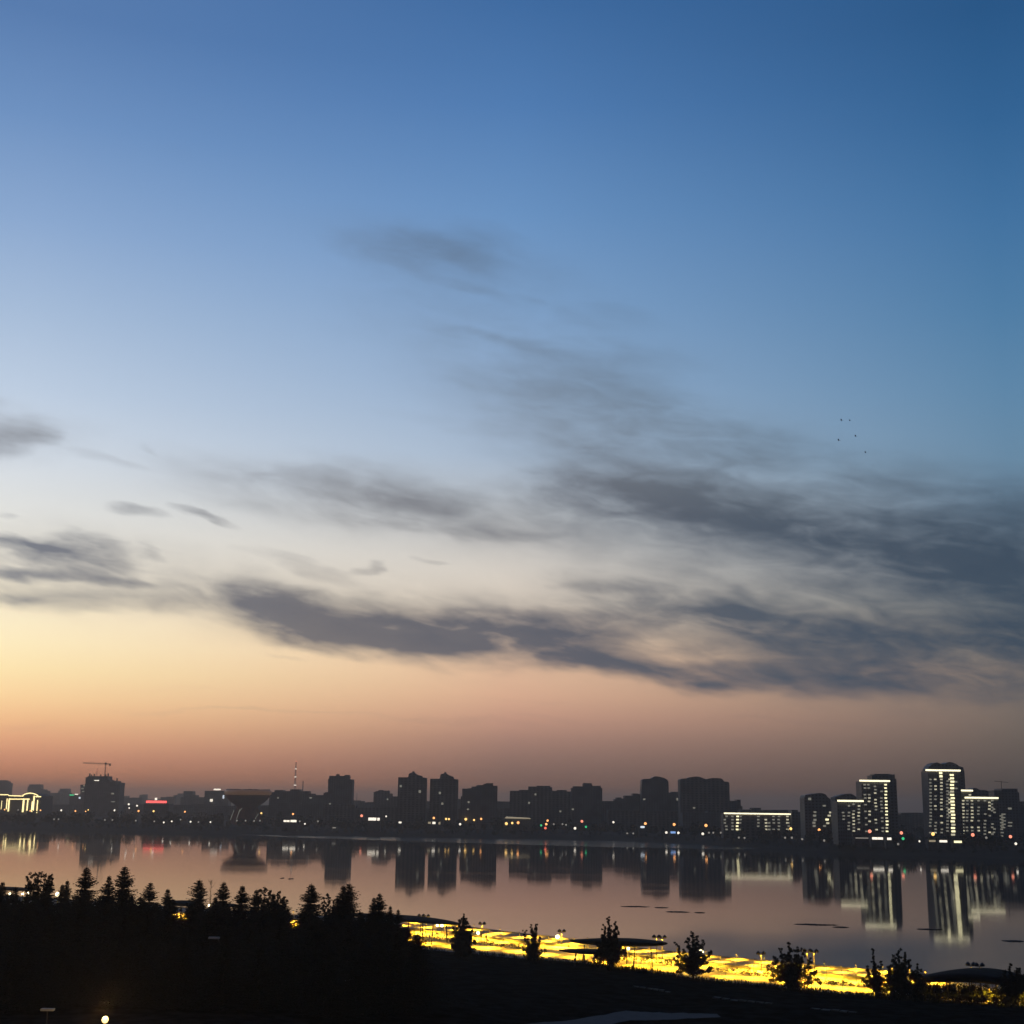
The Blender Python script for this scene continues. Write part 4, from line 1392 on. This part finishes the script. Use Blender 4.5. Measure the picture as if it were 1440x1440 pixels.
def canopy(pl, pr, dl, dr, rise, wmax, label, thick=.5, ncol=3):
    A, B = at(*pl, mid(pl[0], dl).y), at(*pr, mid(pr[0], dr).y)
    ax = (B - A)
    L = ax.length
    ax.normalize()
    sd = Vector((-ax.y, ax.x, 0)).normalized()
    n, m_ = 28, 6
    root = thing('canopy', label, 'canopy', ((A.x + B.x) / 2, (A.y + B.y) / 2, ZD), 'canopies on the promenade')
    o0 = root.location
    mb = MB()
    for side in (1, 0):
        for i in range(n + 1):
            s_ = i / n
            env = math.sin(math.pi * (0.02 + .96 * s_)) ** .6
            c = A.lerp(B, s_) + Vector((0, 0, rise * math.sin(math.pi * s_)))
            for j in range(m_ + 1):
                q = -1 + 2 * j / m_
                zz = -.35 * q * q * env + (0 if side else -thick * (env * (1 - q * q * .8) + .1))
                mb.v.append(tuple(c + sd * (q * wmax / 2 * env) + Vector((0, 0, zz)) - o0))
    st = (n + 1) * (m_ + 1)
    for i in range(n):
        for j in range(m_):
            k_ = i * (m_ + 1) + j
            mb.f.append((k_, k_ + m_ + 1, k_ + m_ + 2, k_ + 1))
            mb.f.append((st + k_, st + k_ + 1, st + k_ + m_ + 2, st + k_ + m_ + 1))
    rim = [j for j in range(m_ + 1)] + [i * (m_ + 1) + m_ for i in range(1, n + 1)] + [n * (m_ + 1) + j for j in range(m_ - 1, -1, -1)] + [i * (m_ + 1) for i in range(n - 1, 0, -1)]
    for a, b_ in zip(rim, rim[1:] + rim[:1]):
        mb.f.append((a, b_, st + b_, st + a))
    mb.build('roof', M_canopy, root, smooth=True)
    for i in range(ncol):
        s_ = (i + .8) / (ncol + .6)
        c = A.lerp(B, s_) + Vector((0, 0, rise * math.sin(math.pi * s_) - thick)) - o0
        for q in (-1, 1):
            b_ = MB()
            tp = c + sd * (q * wmax * .22)
            b_.tube((tp.x + q * sd.x * .6, tp.y + q * sd.y * .6, -.15), (tp.x, tp.y, tp.z + .2), .16, .12, 8)
            b_.build('column', M_dark, root)


canopy((494, 1284), (646, 1299), .25, .25, .5, 13, 'long thin dark canopy roof over the brightest deck beside the grove', .9, 4)
canopy((806, 1321), (934, 1326), .12, .12, .6, 11, 'large dark leaf shaped canopy behind the tree in the middle of the promenade', 1.5, 3)
canopy((788, 1335), (880, 1339), -.12, -.1, .3, 6, 'lower dark canopy leaf in front of the large canopy', .9, 2)
canopy((1284, 1375), (1462, 1384), .3, .3, 2.0, 16, 'arched dark canopy at the far right of the promenade', 2.0, 3)
canopy((234, 1267), (277, 1271), .4, .4, .5, 10, 'small dark canopy glimpsed through the grove', 1.4, 2)
canopy((-30, 1247), (49, 1251), .55, .55, .4, 10, 'leftmost dark canopy behind the first spruces', 1.0, 2)
canopy((312, 1270), (336, 1274), .45, .45, .2, 7, 'tiny dark canopy behind the thin spruce in the grove', .7, 1)


# long seat walls along the deck
def seat_wall(x0, x1, f, label, h=.45):
    mb = MB()
    n = 60
    pr = []
    for i in range(n + 1):
        x = x0 + (x1 - x0) * i / n
        p = mid(x, f)
        q = mid(x + .5, f)
        d = (q - p).normalized()
        s_ = Vector((-d.y, d.x, 0)) * .3
        pr.append((p - s_, p + s_))
    for i, (a, b_) in enumerate(pr):
        mb.v += [(a.x, a.y, ZD - .1), (a.x, a.y, ZD + h), (b_.x, b_.y, ZD + h), (b_.x, b_.y, ZD - .1)]
    for i in range(n):
        for j in range(3):
            mb.f.append((i * 4 + j, (i + 1) * 4 + j, (i + 1) * 4 + j + 1, i * 4 + j + 1))
    mb.f.append((0, 1, 2, 3))
    mb.f.append((n * 4 + 3, n * 4 + 2, n * 4 + 1, n * 4))
    tag(mb.build('seat_wall', M_kerb), label, 'seat wall')


seat_wall(560, 800, .62, 'long low seat wall across the bright deck left of the large canopy')
seat_wall(880, 1230, .6, 'long low seat wall across the bright deck right of the large canopy')


# shrubs on the promenade
def hedge(x0, x1, f, hgt, label, dens=7.0, w=1.2, leaf=.16):
    mb = MB()
    n = int((mid(x1, f) - mid(x0, f)).length * dens)
    for i in range(n):
        x = random.uniform(x0, x1)
        p = mid(x, f) + Vector((random.uniform(-w, w), random.uniform(-w, w), 0))
        hh = hgt * (.55 + .6 * noise.noise(Vector((p.x * .45, p.y * .45, 2))) + random.uniform(0, .4))
        clump(mb, (p.x, p.y, ZD + max(.2, hh * .5)), .4, max(.25, hh * .55), 7, leaf)
    tag(mb.build('hedge', M_leaf), label, 'hedge', 'planting rows on the promenade')


hedge(562, 640, .34, 1.9, 'ragged planting row under the long canopy')
hedge(672, 745, .36, 1.4, 'ragged planting row between the dense cone tree and the cluster of shoots')
hedge(884, 950, .38, 1.7, 'ragged planting row under the right half of the large canopy')
hedge(1000, 1090, .36, 1.4, 'ragged planting row left of the widest shrub')
hedge(1150, 1215, .3, 1.1, 'thin planting row right of the widest shrub')
hedge(1240, 1445, .3, 1.7, 'thick dark planting at the far right of the promenade', 14, 5, .34)
hedge(1244, 1445, .08, 1.5, 'dark planting edge in front of the far right deck', 13, 5, .34)
hedge(1330, 1445, .62, 1.4, 'dark planting behind the arched canopy at far right', 7, 3)

# tall grass along the lower deck edge
mb = MB()
for i in range(9000):
    x = random.uniform(-40, 1460)
    p = mid(x, random.uniform(-.12, .06))
    z = gz(p.x, p.y) - .05
    h_ = random.uniform(.35, 1.25) * (.7 + .7 * noise.noise(Vector((p.x * .12, p.y * .12, 0))))
    if h_ < .2:
        continue
    a = random.uniform(0, 6.28)
    w = random.uniform(.06, .16)
    dx, dy = math.cos(a) * w, math.sin(a) * w
    lx, ly = random.gauss(0, .2), random.gauss(0, .2)
    mb.quad((p.x - dx, p.y - dy, z), (p.x + dx, p.y + dy, z), (p.x + lx, p.y + ly, z + h_))
gr = mb.build('tall_grass', M_grass)
gr['kind'] = 'stuff'
gr['label'] = 'ragged tall grass along the lower edge of the lit promenade'


# ------------------------------------------------------------------ near trees
def conifer_mesh(h, rad, seed, lop=0.0, top=1.0):
    rr = random.Random(seed)
    mb = MB()
    z = h * .06
    while z < h * .995:
        t_ = z / h
        r_ = rad * ((1 - t_) ** .95) * rr.uniform(.7, 1.2) + .1
        if t_ > .85:
            r_ *= top
        nb = rr.randint(6, 9) if t_ < .9 else rr.randint(4, 6)
        w0 = rr.uniform(0, 6.28)
        for k_ in range(nb):
            w = w0 + 6.283 * k_ / nb + rr.uniform(-.3, .3)
            L = r_ * rr.uniform(.55, 1.12) * (1 + lop * math.cos(w))
            d = Vector((math.cos(w), math.sin(w), 0))
            s_ = Vector((-d.y, d.x, 0))
            dr = rr.uniform(-.38, .02) if t_ < .8 else rr.uniform(.1, .7)
            p0 = Vector((0, 0, z))
            p1 = p0 + d * L * .55 + Vector((0, 0, dr * L * .6))
            p2 = p0 + d * L + Vector((0, 0, dr * L * .75 + .12 * L))
            # branch as a feathered fan of narrow leaves
            ns = 5 if L > .8 else 3
            for q in range(ns):
                u = (q + .6) / ns
                c = p0.lerp(p1, min(1, u * 1.6)) if u < .6 else p1.lerp(p2, (u - .6) / .4)
                wd = (.16 + .27 * L * (1 - u) ** .7) * rr.uniform(.7, 1.3)
                for sg in (-1, 1):
                    tip = c + s_ * (sg * wd) + d * (.32 * wd + .12) + Vector((0, 0, rr.uniform(-.28, .1) * (wd + .3)))
                    mb.quad(c - d * .12, tip, c + d * .2 + Vector((0, 0, .07)))
                hang = c + Vector((rr.uniform(-.1, .1), rr.uniform(-.1, .1), -rr.uniform(.15, .45) * (1 if t_ < .85 else .4)))
                mb.quad(c - s_ * .16, hang, c + s_ * .16)
            mb.quad(p1 - s_ * .1, p2, p1 + s_ * .1)
        z += rr.uniform(.17, .27)
    mb.quad((-.1, 0, h * .95), (.1, 0, h * .95), (0, 0, h * 1.02))
    mb.quad((0, -.1, h * .95), (0, .1, h * .95), (0, 0, h * 1.02))
    return mb


def trunk_mesh(h, r0):
    mb = MB()
    mb.path([(0, 0, -.6), (0.05, 0, h * .3), (-.04, .05, h * .65), (0, 0, h * .97)], r0, .04, 7)
    return mb


CON = []
for sd, (rad, lop, tp) in enumerate(((7.4, .1, 1), (6.8, -.15, .9), (8.2, .2, 1.1), (5.8, 0, 1.0), (7.0, -.2, 1.25))):
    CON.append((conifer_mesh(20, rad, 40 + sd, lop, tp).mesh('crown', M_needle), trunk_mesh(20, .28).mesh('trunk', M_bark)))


def conifer(x, y, d, kind, wide, label, group='spruces of the dark grove'):
    d = nd(x, d)
    p = at(x, y, d)
    g0 = gz(p.x, d)
    h_ = p.z - g0
    root = thing('spruce_tree', label, 'spruce', (p.x, d, g0), group)
    rz = random.uniform(0, 6.28)
    for nm, me in (('crown', CON[kind][0]), ('trunk', CON[kind][1])):
        o = link(nm, me, root)
        o.scale = (wide, wide, h_ / 20)
        o.rotation_euler = (0, 0, rz)
    return root


SPR = [
    (4, 1240, 265, 3, .8, 'spruce at the far left end of the grove'),
    (22, 1247, 255, 1, .8, 'low spruce in front of the leftmost canopy'),
    (70, 1230, 262, 3, .75, 'slim spruce leaning against the broad pine at left'),
    (88, 1244, 258, 1, .75, 'small spruce left of the first tall spruce, shorter of two'),
    (95, 1238, 266, 3, .7, 'small spruce left of the first tall spruce, taller of two'),
    (122, 1219, 250, 0, 1.0, 'tall pointed spruce before the reflection of the crane tower'),
    (154, 1232, 258, 1, .85, 'spruce leaning on the left flank of the tallest spruce'),
    (176, 1218, 250, 0, 1.05, 'tallest spruce of the grove, right of the tower reflection'),
    (212, 1241, 252, 2, .8, 'broad spruce right of the tallest spruce'),
    (236, 1250, 262, 3, .8, 'small spruce left of the small canopy'),
    (281, 1237, 256, 4, .95, 'spruce with a tufted leader beside the small canopy'),
    (303, 1262, 262, 1, .8, 'low spruce between the tufted one and the star topped one'),
    (315, 1240, 256, 0, .85, 'star topped spruce above the curved street lamp'),
    (341, 1246, 254, 1, 1.0, 'full spruce right of the star topped one'),
    (361, 1251, 262, 3, .85, 'thin spruce before the middle pines'),
    (385, 1257, 260, 1, .8, 'low spruce left of the deep notch'),
    (398, 1262, 252, 2, .75, 'sloping spruce on the left side of the deep notch'),
    (438, 1243, 246, 0, 1.05, 'open branched spruce just right of the deep notch'),
    (474, 1266, 256, 3, .7, 'little spruce tucked between the open branched one and the forked one'),
    (483, 1246, 250, 1, .95, 'left leader of the forked spruce pair'),
    (491, 1242, 252, 4, .9, 'right leader of the forked spruce pair'),
    (526, 1262, 256, 3, .7, 'thin left one of the last tall spruces of the grove'),
    (534, 1256, 254, 0, .75, 'right one of the last tall spruces of the grove'),
    (549, 1274, 258, 3, .6, 'small spruce near the right end of the grove'),
    (560, 1279, 256, 2, .5, 'last small spruce at the right end of the grove'),
]
for a in SPR:
    conifer(*a[:4], a[4] * 1.22, a[5])
for i in range(84):
    x = -20 + 596 * (i + random.random()) / 84
    y = 1247 + max(0, x) / 560 * 38 + random.uniform(0, 24)
    if min(abs(x - 258), abs(x - 416)) < 10:
        y += 22
    conifer(x, y, random.uniform(230, 256), random.randrange(5), random.uniform(.9, 1.2), 'dark spruce whose outline is lost in the black front of the grove', 'lost spruces in the black front of the grove')
for i in range(26):
    x = -20 + 620 * (i + random.random()) / 26
    y = 1312 + random.uniform(0, 26)
    conifer(x, y, random.uniform(206, 222), random.randrange(5), random.uniform(.9, 1.2), 'dark spruce whose outline is lost in the black front of the grove', 'lost spruces in the black front of the grove')


def leafy_mesh(h, w, seed, tips, n=1, leaf=.2, zlow=.12, open_=1.0):
    """crown made of leaf clumps along limbs; tips = list of (dx, z fraction, radius) leaders"""
    rr = random.Random(seed)
    st = random.getstate()
    random.seed(seed)
    mb, tb = MB(), MB()
    tb.path([(0, 0, -.6), (.1, .05, h * .3), (0, 0, h * .6)], .2, .08, 7)
    for dx, zf, r_ in tips:
        top = Vector((dx, rr.uniform(-.3, .3) * w, zf * h))
        b0 = Vector((0, 0, h * rr.uniform(.1, .35)))
        m1 = b0.lerp(top, .5) + Vector((dx * .25, rr.uniform(-.3, .3), 0))
        tb.path([b0, m1, top], .09, .03, 5)
        L = (top - b0).length
        k = max(4, int(L / .42))
        for q in range(k + 1):
            u = q / k
            c = b0.lerp(m1, u * 2) if u < .5 else m1.lerp(top, u * 2 - 1)
            rad = r_ * (1.5 - .85 * u) * rr.uniform(.7, 1.25)
            for _k in range(2):
                off = Vector((rr.gauss(0, .55), rr.gauss(0, .55), rr.gauss(0, .3))) * rad * open_
                clump(mb, c + off, rad * .62, rad * .55, int((16 + 46 * rad * rad) * n), leaf)
    random.setstate(st)
    return mb, tb


def leafy(x, y, d, w, tips, label, seed, name='pine_tree', cat='tree', group='trees in front of the lit promenade', leaf=.17, base_y=None, n=1):
    if group.startswith('pines'):
        d = nd(x, d)
    p = at(x, y, d)
    g0 = gz(p.x, d)
    h_ = p.z - g0
    root = thing(name, label, cat, (p.x, d, g0), group)
    if group.startswith('pines'):
        n, q_ = .7, .8
    else:
        w, q_ = w * .76, .74
    mb, tb = leafy_mesh(h_, w, seed, [(dx * w, zf, r_ * q_) for dx, zf, r_ in tips], n, leaf)
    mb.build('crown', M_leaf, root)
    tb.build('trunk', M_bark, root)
    return root


def fdist(x, f=-.2):
    return mid(x, f).y


leafy(56, 1229, 262, 2.2, [(-.9, .97, .8), (-.5, 1.0, .9), (0, 1.0, 1.0), (.5, .97, 1.0), (.9, .98, .8), (-.2, .85, 1.2), (.4, .8, 1.2), (0, .7, 1.4)], 'broad round topped pine at the left of the grove', 3, group='pines of the dark grove')
leafy(373, 1249, 258, 1.3, [(-.6, .98, .6), (0, 1.0, .8), (.6, .97, .7), (0, .85, 1.0), (.3, .75, 1.1)], 'bushy pine in the middle of the grove, left of two', 5, group='pines of the dark grove')
leafy(392, 1256, 256, 1.5, [(-.7, .97, .7), (0, 1.0, .8), (.6, .95, .8), (0, .8, 1.1), (.4, .7, 1.2)], 'bushy pine in the middle of the grove, right of two', 6, group='pines of the dark grove')
leafy(463, 1259, 256, 1.2, [(-.7, .96, .6), (0, 1.0, .7), (.7, .93, .6), (0, .8, .9), (0, .65, 1.1)], 'round topped small pine between the open branched spruce and the forked one', 7, group='pines of the dark grove')
# right hand trees
leafy(652, 1286, fdist(652), 3.0, [(0, 1.0, .3), (-.08, .93, .6), (.12, .92, .6), (-.35, .82, .9), (.32, .83, .9), (0, .85, 1.1), (-.65, .66, 1.1), (.75, .64, 1.2), (-.3, .6, 1.5), (.35, .55, 1.5), (-.85, .45, 1.2), (.9, .42, 1.2), (0, .4, 1.6), (-.8, .25, 1.3), (.8, .22, 1.3)],
      'dense cone shaped tree standing alone right of the grove', 11, n=1.5)
leafy(750, 1300, fdist(748), 2.9, [(-.15, .98, .6), (.3, 1.0, .55), (-.85, .84, .55), (.1, .85, .8), (-.55, .62, .7), (.7, .66, .6), (0, .6, 1.1), (-.9, .38, .8), (.9, .35, .7), (.1, .4, 1.3)],
      'open tree with upright shoots in front of the lit deck', 12)
leafy(857, 1290, fdist(856), 3.6, [(-.05, 1.0, .6), (.45, .92, .5), (-.45, .86, .6), (.6, .82, .7), (0, .8, .9), (-.6, .66, 1.0), (.4, .66, 1.1), (0, .6, 1.5), (-.8, .48, 1.2), (.8, .45, 1.2), (0, .4, 1.8), (-.7, .28, 1.5), (.7, .25, 1.6)],
      'dark tree with tufted top in front of the large canopy', 13, n=1.3)
leafy(974, 1312, fdist(973, -.05), 5.0, [(-.05, 1.0, .8), (.2, .92, .9), (-.25, .88, .9), (-.8, .75, .7), (.5, .8, .9), (.95, .6, .7), (-.55, .62, 1.0), (0, .7, 1.3), (.6, .5, 1.0), (-.95, .42, .8), (.2, .45, 1.2), (-.4, .32, 1.0), (.9, .25, 1.0), (.3, .2, 1.0), (-.8, .15, .8)],
      'bushy pine with lamps shining through it right of the large canopy', 14)
leafy(1112, 1329, fdist(1112, -.05), 5.6, [(0, 1.0, .8), (.3, .95, .8), (-.45, .9, .8), (.6, .88, .7), (-.75, .72, .8), (.85, .7, .8), (-.2, .78, 1.1), (.3, .75, 1.1), (-.95, .5, .9), (.95, .45, .9), (-.4, .5, 1.1), (.4, .48, 1.2), (0, .35, 1.3), (-.9, .22, 1.1), (.85, .2, 1.0), (1.25, .18, .7)],
      'widest shrub like tree in the middle of the bright deck at right', 15)
leafy(1229, 1335, fdist(1229, 0), 3.8, [(-.1, 1.0, .4), (-.1, .85, .5), (.35, .72, .6), (-.5, .6, .7), (0, .62, .8), (.8, .45, .6), (-.9, .38, .7), (.4, .4, .9), (-.3, .25, .9), (.8, .18, .8)],
      'slender sapling with a thin leader at the end of the bright deck', 16)
leafy(1265, 1337, fdist(1265, .05), 3.8, [(-.1, 1.0, .8), (.35, .97, .7), (-.4, .85, .9), (.6, .8, .8), (-.75, .65, .9), (.1, .75, 1.2), (.9, .55, .8), (-.3, .5, 1.2), (.5, .48, 1.2), (-.95, .35, .9), (0, .3, 1.4)],
      'round bushy tree left of the arched canopy', 17)
leafy(1289, 1356, fdist(1289, .05), 1.8, [(0, 1.0, .5), (.5, .85, .6), (-.5, .8, .6), (0, .6, .9), (.8, .5, .7)], 'small bush tree between the round bushy tree and the arched canopy', 18)
leafy(1421, 1357, fdist(1421, .1), 3.4, [(0, 1.0, .8), (.5, .93, .7), (-.5, .85, .8), (.9, .75, .8), (-.8, .6, .8), (.1, .7, 1.2), (.5, .45, 1.2), (-.4, .4, 1.2)], 'dark bushy tree at the far right beside the arched canopy', 19)
leafy(1436, 1368, fdist(1436, .1), 2.2, [(0, 1.0, .7), (.6, .9, .7), (-.5, .8, .7), (0, .6, 1.0)], 'small bush tree cut off by the right edge', 20)

# bare birch
rr = random.Random(5)
bd_ = nd(297, 258)
p = at(297, 1237, bd_)
g0 = gz(p.x, bd_)
bt = thing('bare_tree', 'thin bare tree rising beside the spruce with a tufted leader', 'tree', (p.x, bd_, g0))
tr, cw = MB(), MB()
ht = p.z - g0
tr.path([(0, 0, -.5), (.1, 0, ht * .5), (0, .1, ht)], .13, .03, 6)
for i in range(34):
    z = ht * rr.uniform(.45, .98)
    w = rr.uniform(0, 6.28)
    L = rr.uniform(.6, 2.0) * (1.3 - z / ht)
    e = Vector((math.cos(w) * L, math.sin(w) * L, z + L * 1.3))
    cw.path([(0, 0, z), Vector((e.x * .6, e.y * .6, z + L * .6)), e], .035, .015, 4)
tr.build('trunk', M_bark, bt)
cw.build('crown', M_bark, bt)


# park lamps in the foreground
def park_lamp(x, y, d, label, lit=False, arm=0.0):
    d = nd(x, d)
    p = at(x, y, d)
    X = p.x + arm
    g0 = gz(X, d)
    root = thing('park_lamp', label, 'street lamp', (X, d, g0), 'park lamps in the foreground')
    h_ = p.z - g0
    mb = MB()
    if arm:
        mb.path([(0, 0, -.4), (0, 0, h_ - 1.6), (-arm * .12, 0, h_ - .7), (-arm * .45, 0, h_ - .1), (-arm, 0, h_)], .1, .06, 8)
    else:
        mb.path([(0, 0, -.4), (0, 0, h_)], .09, .06, 8)
    mb.build('pole', M_dark, root)
    mb = MB()
    if lit:
        mb.ball((0, 0, h_ + .3), .37, 14, 10)
        mb.build('globe', emit('park_globe', (1, .68, .24), 2.6), root)
        l = bpy.data.lights.new('globe_glow', 'POINT')
        l.energy = 2500
        l.color = (1, .6, .2)
        l.shadow_soft_size = .55
        lo = bpy.data.objects.new('globe_glow', l)
        lo.parent = root
        lo.location = (0, 0, h_ + 1.6)
        COL.objects.link(lo)
    else:
        mb.box((-.75 - arm, -.35, h_ - .02), (.75 - arm, .35, h_ + .22))
        mb.build('lamp_head', principled('pale_metal', (.24, .25, .27), .6), root)


park_lamp(147.5, 1438, 172, 'glowing amber globe lamp at the bottom of the dark grove', True)
park_lamp(67, 1421, 180, 'unlit pale lamp head at the lower left of the grove')
park_lamp(493, 1379, 214, 'unlit lamp with a flat pale head before the right part of the grove')
park_lamp(301, 1320, 212, 'tall curved arm street lamp before the black grove', False, 1.1)


# people on the deck
def person(x, f, turn, label, h=1.72, coat=None):
    b0 = mid(x, f)
    root = thing('person', label, 'person', b0, 'people on the promenade')
    root.rotation_euler = (0, 0, turn)
    vs = [(0, 0, .95), (0, 0, 1.2), (0, .01, 1.42), (0, 0, 1.5), (0, -.02, 1.6), (0, -.02, 1.7),
          (.1, 0, .9), (.11, -.06, .5), (.11, .02, .08), (.11, -.13, .04),
          (-.1, 0, .9), (-.11, .1, .5), (-.11, .2, .1), (-.11, .06, .04),
          (.2, 0, 1.4), (.26, .04, 1.12), (.27, -.06, .88), (.27, -.1, .78),
          (-.2, 0, 1.4), (-.26, -.02, 1.12), (-.27, -.12, .9), (-.27, -.15, .8)]
    es = [(0, 1), (1, 2), (2, 3), (3, 4), (4, 5), (0, 6), (6, 7), (7, 8), (8, 9), (0, 10), (10, 11), (11, 12), (12, 13), (2, 14), (14, 15), (15, 16), (16, 17), (2, 18), (18, 19), (19, 20), (20, 21)]
    rs_ = [.15, .15, .14, .06, .1, .09, .1, .075, .05, .04, .1, .075, .05, .04, .07, .05, .04, .04, .07, .05, .04, .04]
    me = bpy.data.meshes.new('body')
    me.from_pydata([(a * h / 1.75, b * h / 1.75, c_ * h / 1.75) for a, b, c_ in vs], es, [])
    me.materials.append(coat or M_cloth)
    o = link('body', me, root)
    sk = o.modifiers.new('skin', 'SKIN')
    for v_, r_ in zip(me.skin_vertices[0].data, rs_):
        v_.radius = (r_, r_)
    me.skin_vertices[0].data[0].use_root = True
    sb = o.modifiers.new('smooth', 'SUBSURF')
    sb.levels = sb.render_levels = 1
    mb = MB()
    mb.ball((0, -.0, 1.68 * h / 1.75), .115, 10, 8)
    mb.build('hair', M_cloth, root)


person(676.8, .52, .4, 'person in dark clothes on the lit deck, left of two beside the cone tree')
person(684, .5, -.5, 'person in dark clothes on the lit deck, right of two beside the cone tree', 1.65)


# birds
def bird(x, y, span, bank, label, d=620):
    p = at(x, y, d)
    root = thing('bird', label, 'bird', p, 'birds flying at upper right')
    mb = MB()
    mb.ball((0, 0, 0), .14, 8, 6)
    mb.v = [(a * .8, b * 2.4, c_ * .8) for a, b, c_ in mb.v]
    mb.quad((-.1, -.4, 0), (.1, -.4, 0), (.2, -.9, 0), (-.2, -.9, 0))
    for s_ in (-1, 1):
        a0, a1, a2 = (0, .25, .05), (s_ * span * .28, .35, .2 + .1 * span), (s_ * span * .5, -.05, .1)
        b0, b1 = (0, -.25, .03), (s_ * span * .28, -.15, .18 + .1 * span)
        mb.quad(a0, a1, b1, b0)
        mb.quad(a1, a2, b1)
        mb.quad((0, .25, -.02), (0, -.25, -.04), (s_ * span * .28, -.15, .13 + .1 * span), (s_ * span * .28, .35, .15 + .1 * span))
    o = mb.build('body', M_bird, root)
    root.rotation_euler = (R(10), bank, R(70))


for x, y, sp, bk_, lab in ((1183, 591, 2.3, .3, 'left one of the two highest birds'), (1195, 591.5, 2.5, -.2, 'right one of the two highest birds'), (1203, 613.5, 2.6, .1, 'bird gliding in the middle of the flock'), (1179, 619, 1.7, .5, 'smallest bird, left in the flock'), (1217, 636.5, 3.0, -.1, 'lowest and largest bird of the flock')):
    bird(x, y, sp, bk_, lab)


# dark low bars on the water
def bar(x, y, hw, hh, label, seed):
    p = on(x, y, 0)
    L = hw * .85 * p.y / F
    Wd = max(1.2, hh * p.y / F * p.y / H)
    mb = MB()
    n = 40
    for i in range(n + 1):
        s_ = -1 + 2 * i / n
        env = max(0, 1 - s_ * s_) ** .6
        c = Wd * .5 * noise.noise(Vector((s_ * 2.2, seed, 0)))
        w = Wd * env * (.12 + 1.5 * abs(noise.noise(Vector((s_ * 4.5, seed + 9, 0))))) + .04
        z = .22 * env
        mb.v += [(s_ * L, c - w, -.2), (s_ * L, c - w * .6, z), (s_ * L, c + w * .6, z), (s_ * L, c + w, -.2)]
    for i in range(n):
        for j in range(3):
            mb.f.append((i * 4 + j, (i + 1) * 4 + j, (i + 1) * 4 + j + 1, i * 4 + j + 1))
    o = mb.build('sandbar', M_mat, None, (p.x, p.y, 0), True)
    tag(o, label, 'sandbar', 'dark bars on the calm water')


bar(893, 1275, 24, .8, 'dark bar on the water below the reflection of the round topped tower', 1.1)
bar(930, 1276.5, 12, .35, 'short faint bar trailing right of the dark bar', 2.3)
bar(953, 1282.5, 20, .6, 'dark bar just below and right of the first one', 3.7)
bar(984, 1283.5, 9, .35, 'short faint end of the second dark bar', 4.2)
bar(1135, 1300, 22, .5, 'thin left part of the long broken bar at right', 5.5)
bar(1150, 1300.5, 34, .9, 'long broken bar on the water left of the tower reflection', 6.1)
bar(1182, 1304, 14, .5, 'right tail of the long broken bar', 7.9)
bar(1308, 1307, 22, .8, 'dark bar crossing the foot of the tallest tower reflection', 8.3)
bar(1425, 1323.5, 18, 1.5, 'wide dark bar on the water at far right', 9.4)
bar(397, 1235, 3.5, .7, 'small dark spot right of the bowl reflection, left of two', 10.2)
bar(409, 1236, 5, .7, 'small dark spot right of the bowl reflection, right of two', 11.6)

# ------------------------------------------------------------------ haze
m = bpy.data.materials.new('haze_air')
m.use_nodes = True
t = NT(m.node_tree)
for n in list(t.n):
    t.n.remove(n)
vo = t.node('ShaderNodeVolumePrincipled')
vo.inputs['Color'].default_value = (0.95, 0.81, 0.67, 1)
vo.inputs['Density'].default_value = HZ
vo.inputs['Anisotropy'].default_value = 0.55
out = t.node('ShaderNodeOutputMaterial')
t.l.new(vo.outputs[0], out.inputs['Volume'])
mb = MB()
mb.box((-6200, -1600, -2.2), (6200, 11200, HTOP))
hz = mb.build('haze', m)
hz['kind'] = 'stuff'
hz['label'] = 'thin evening haze over the river and the far town'

# ------------------------------------------------------------------ render settings
S.view_settings.view_transform = 'Standard'
S.view_settings.look = 'None'
S.view_settings.exposure = 0
S.view_settings.gamma = 1
S.render.engine = 'CYCLES'
c = S.cycles
c.use_denoising = True
c.denoiser = 'OPENIMAGEDENOISE'
c.max_bounces = 5
c.diffuse_bounces = 2
c.glossy_bounces = 3
c.transmission_bounces = 2
c.volume_bounces = 0
c.transparent_max_bounces = 4
c.sample_clamp_indirect = 4
c.use_light_tree = True
c.caustics_reflective = False
c.caustics_refractive = False
c.volume_step_rate = 10
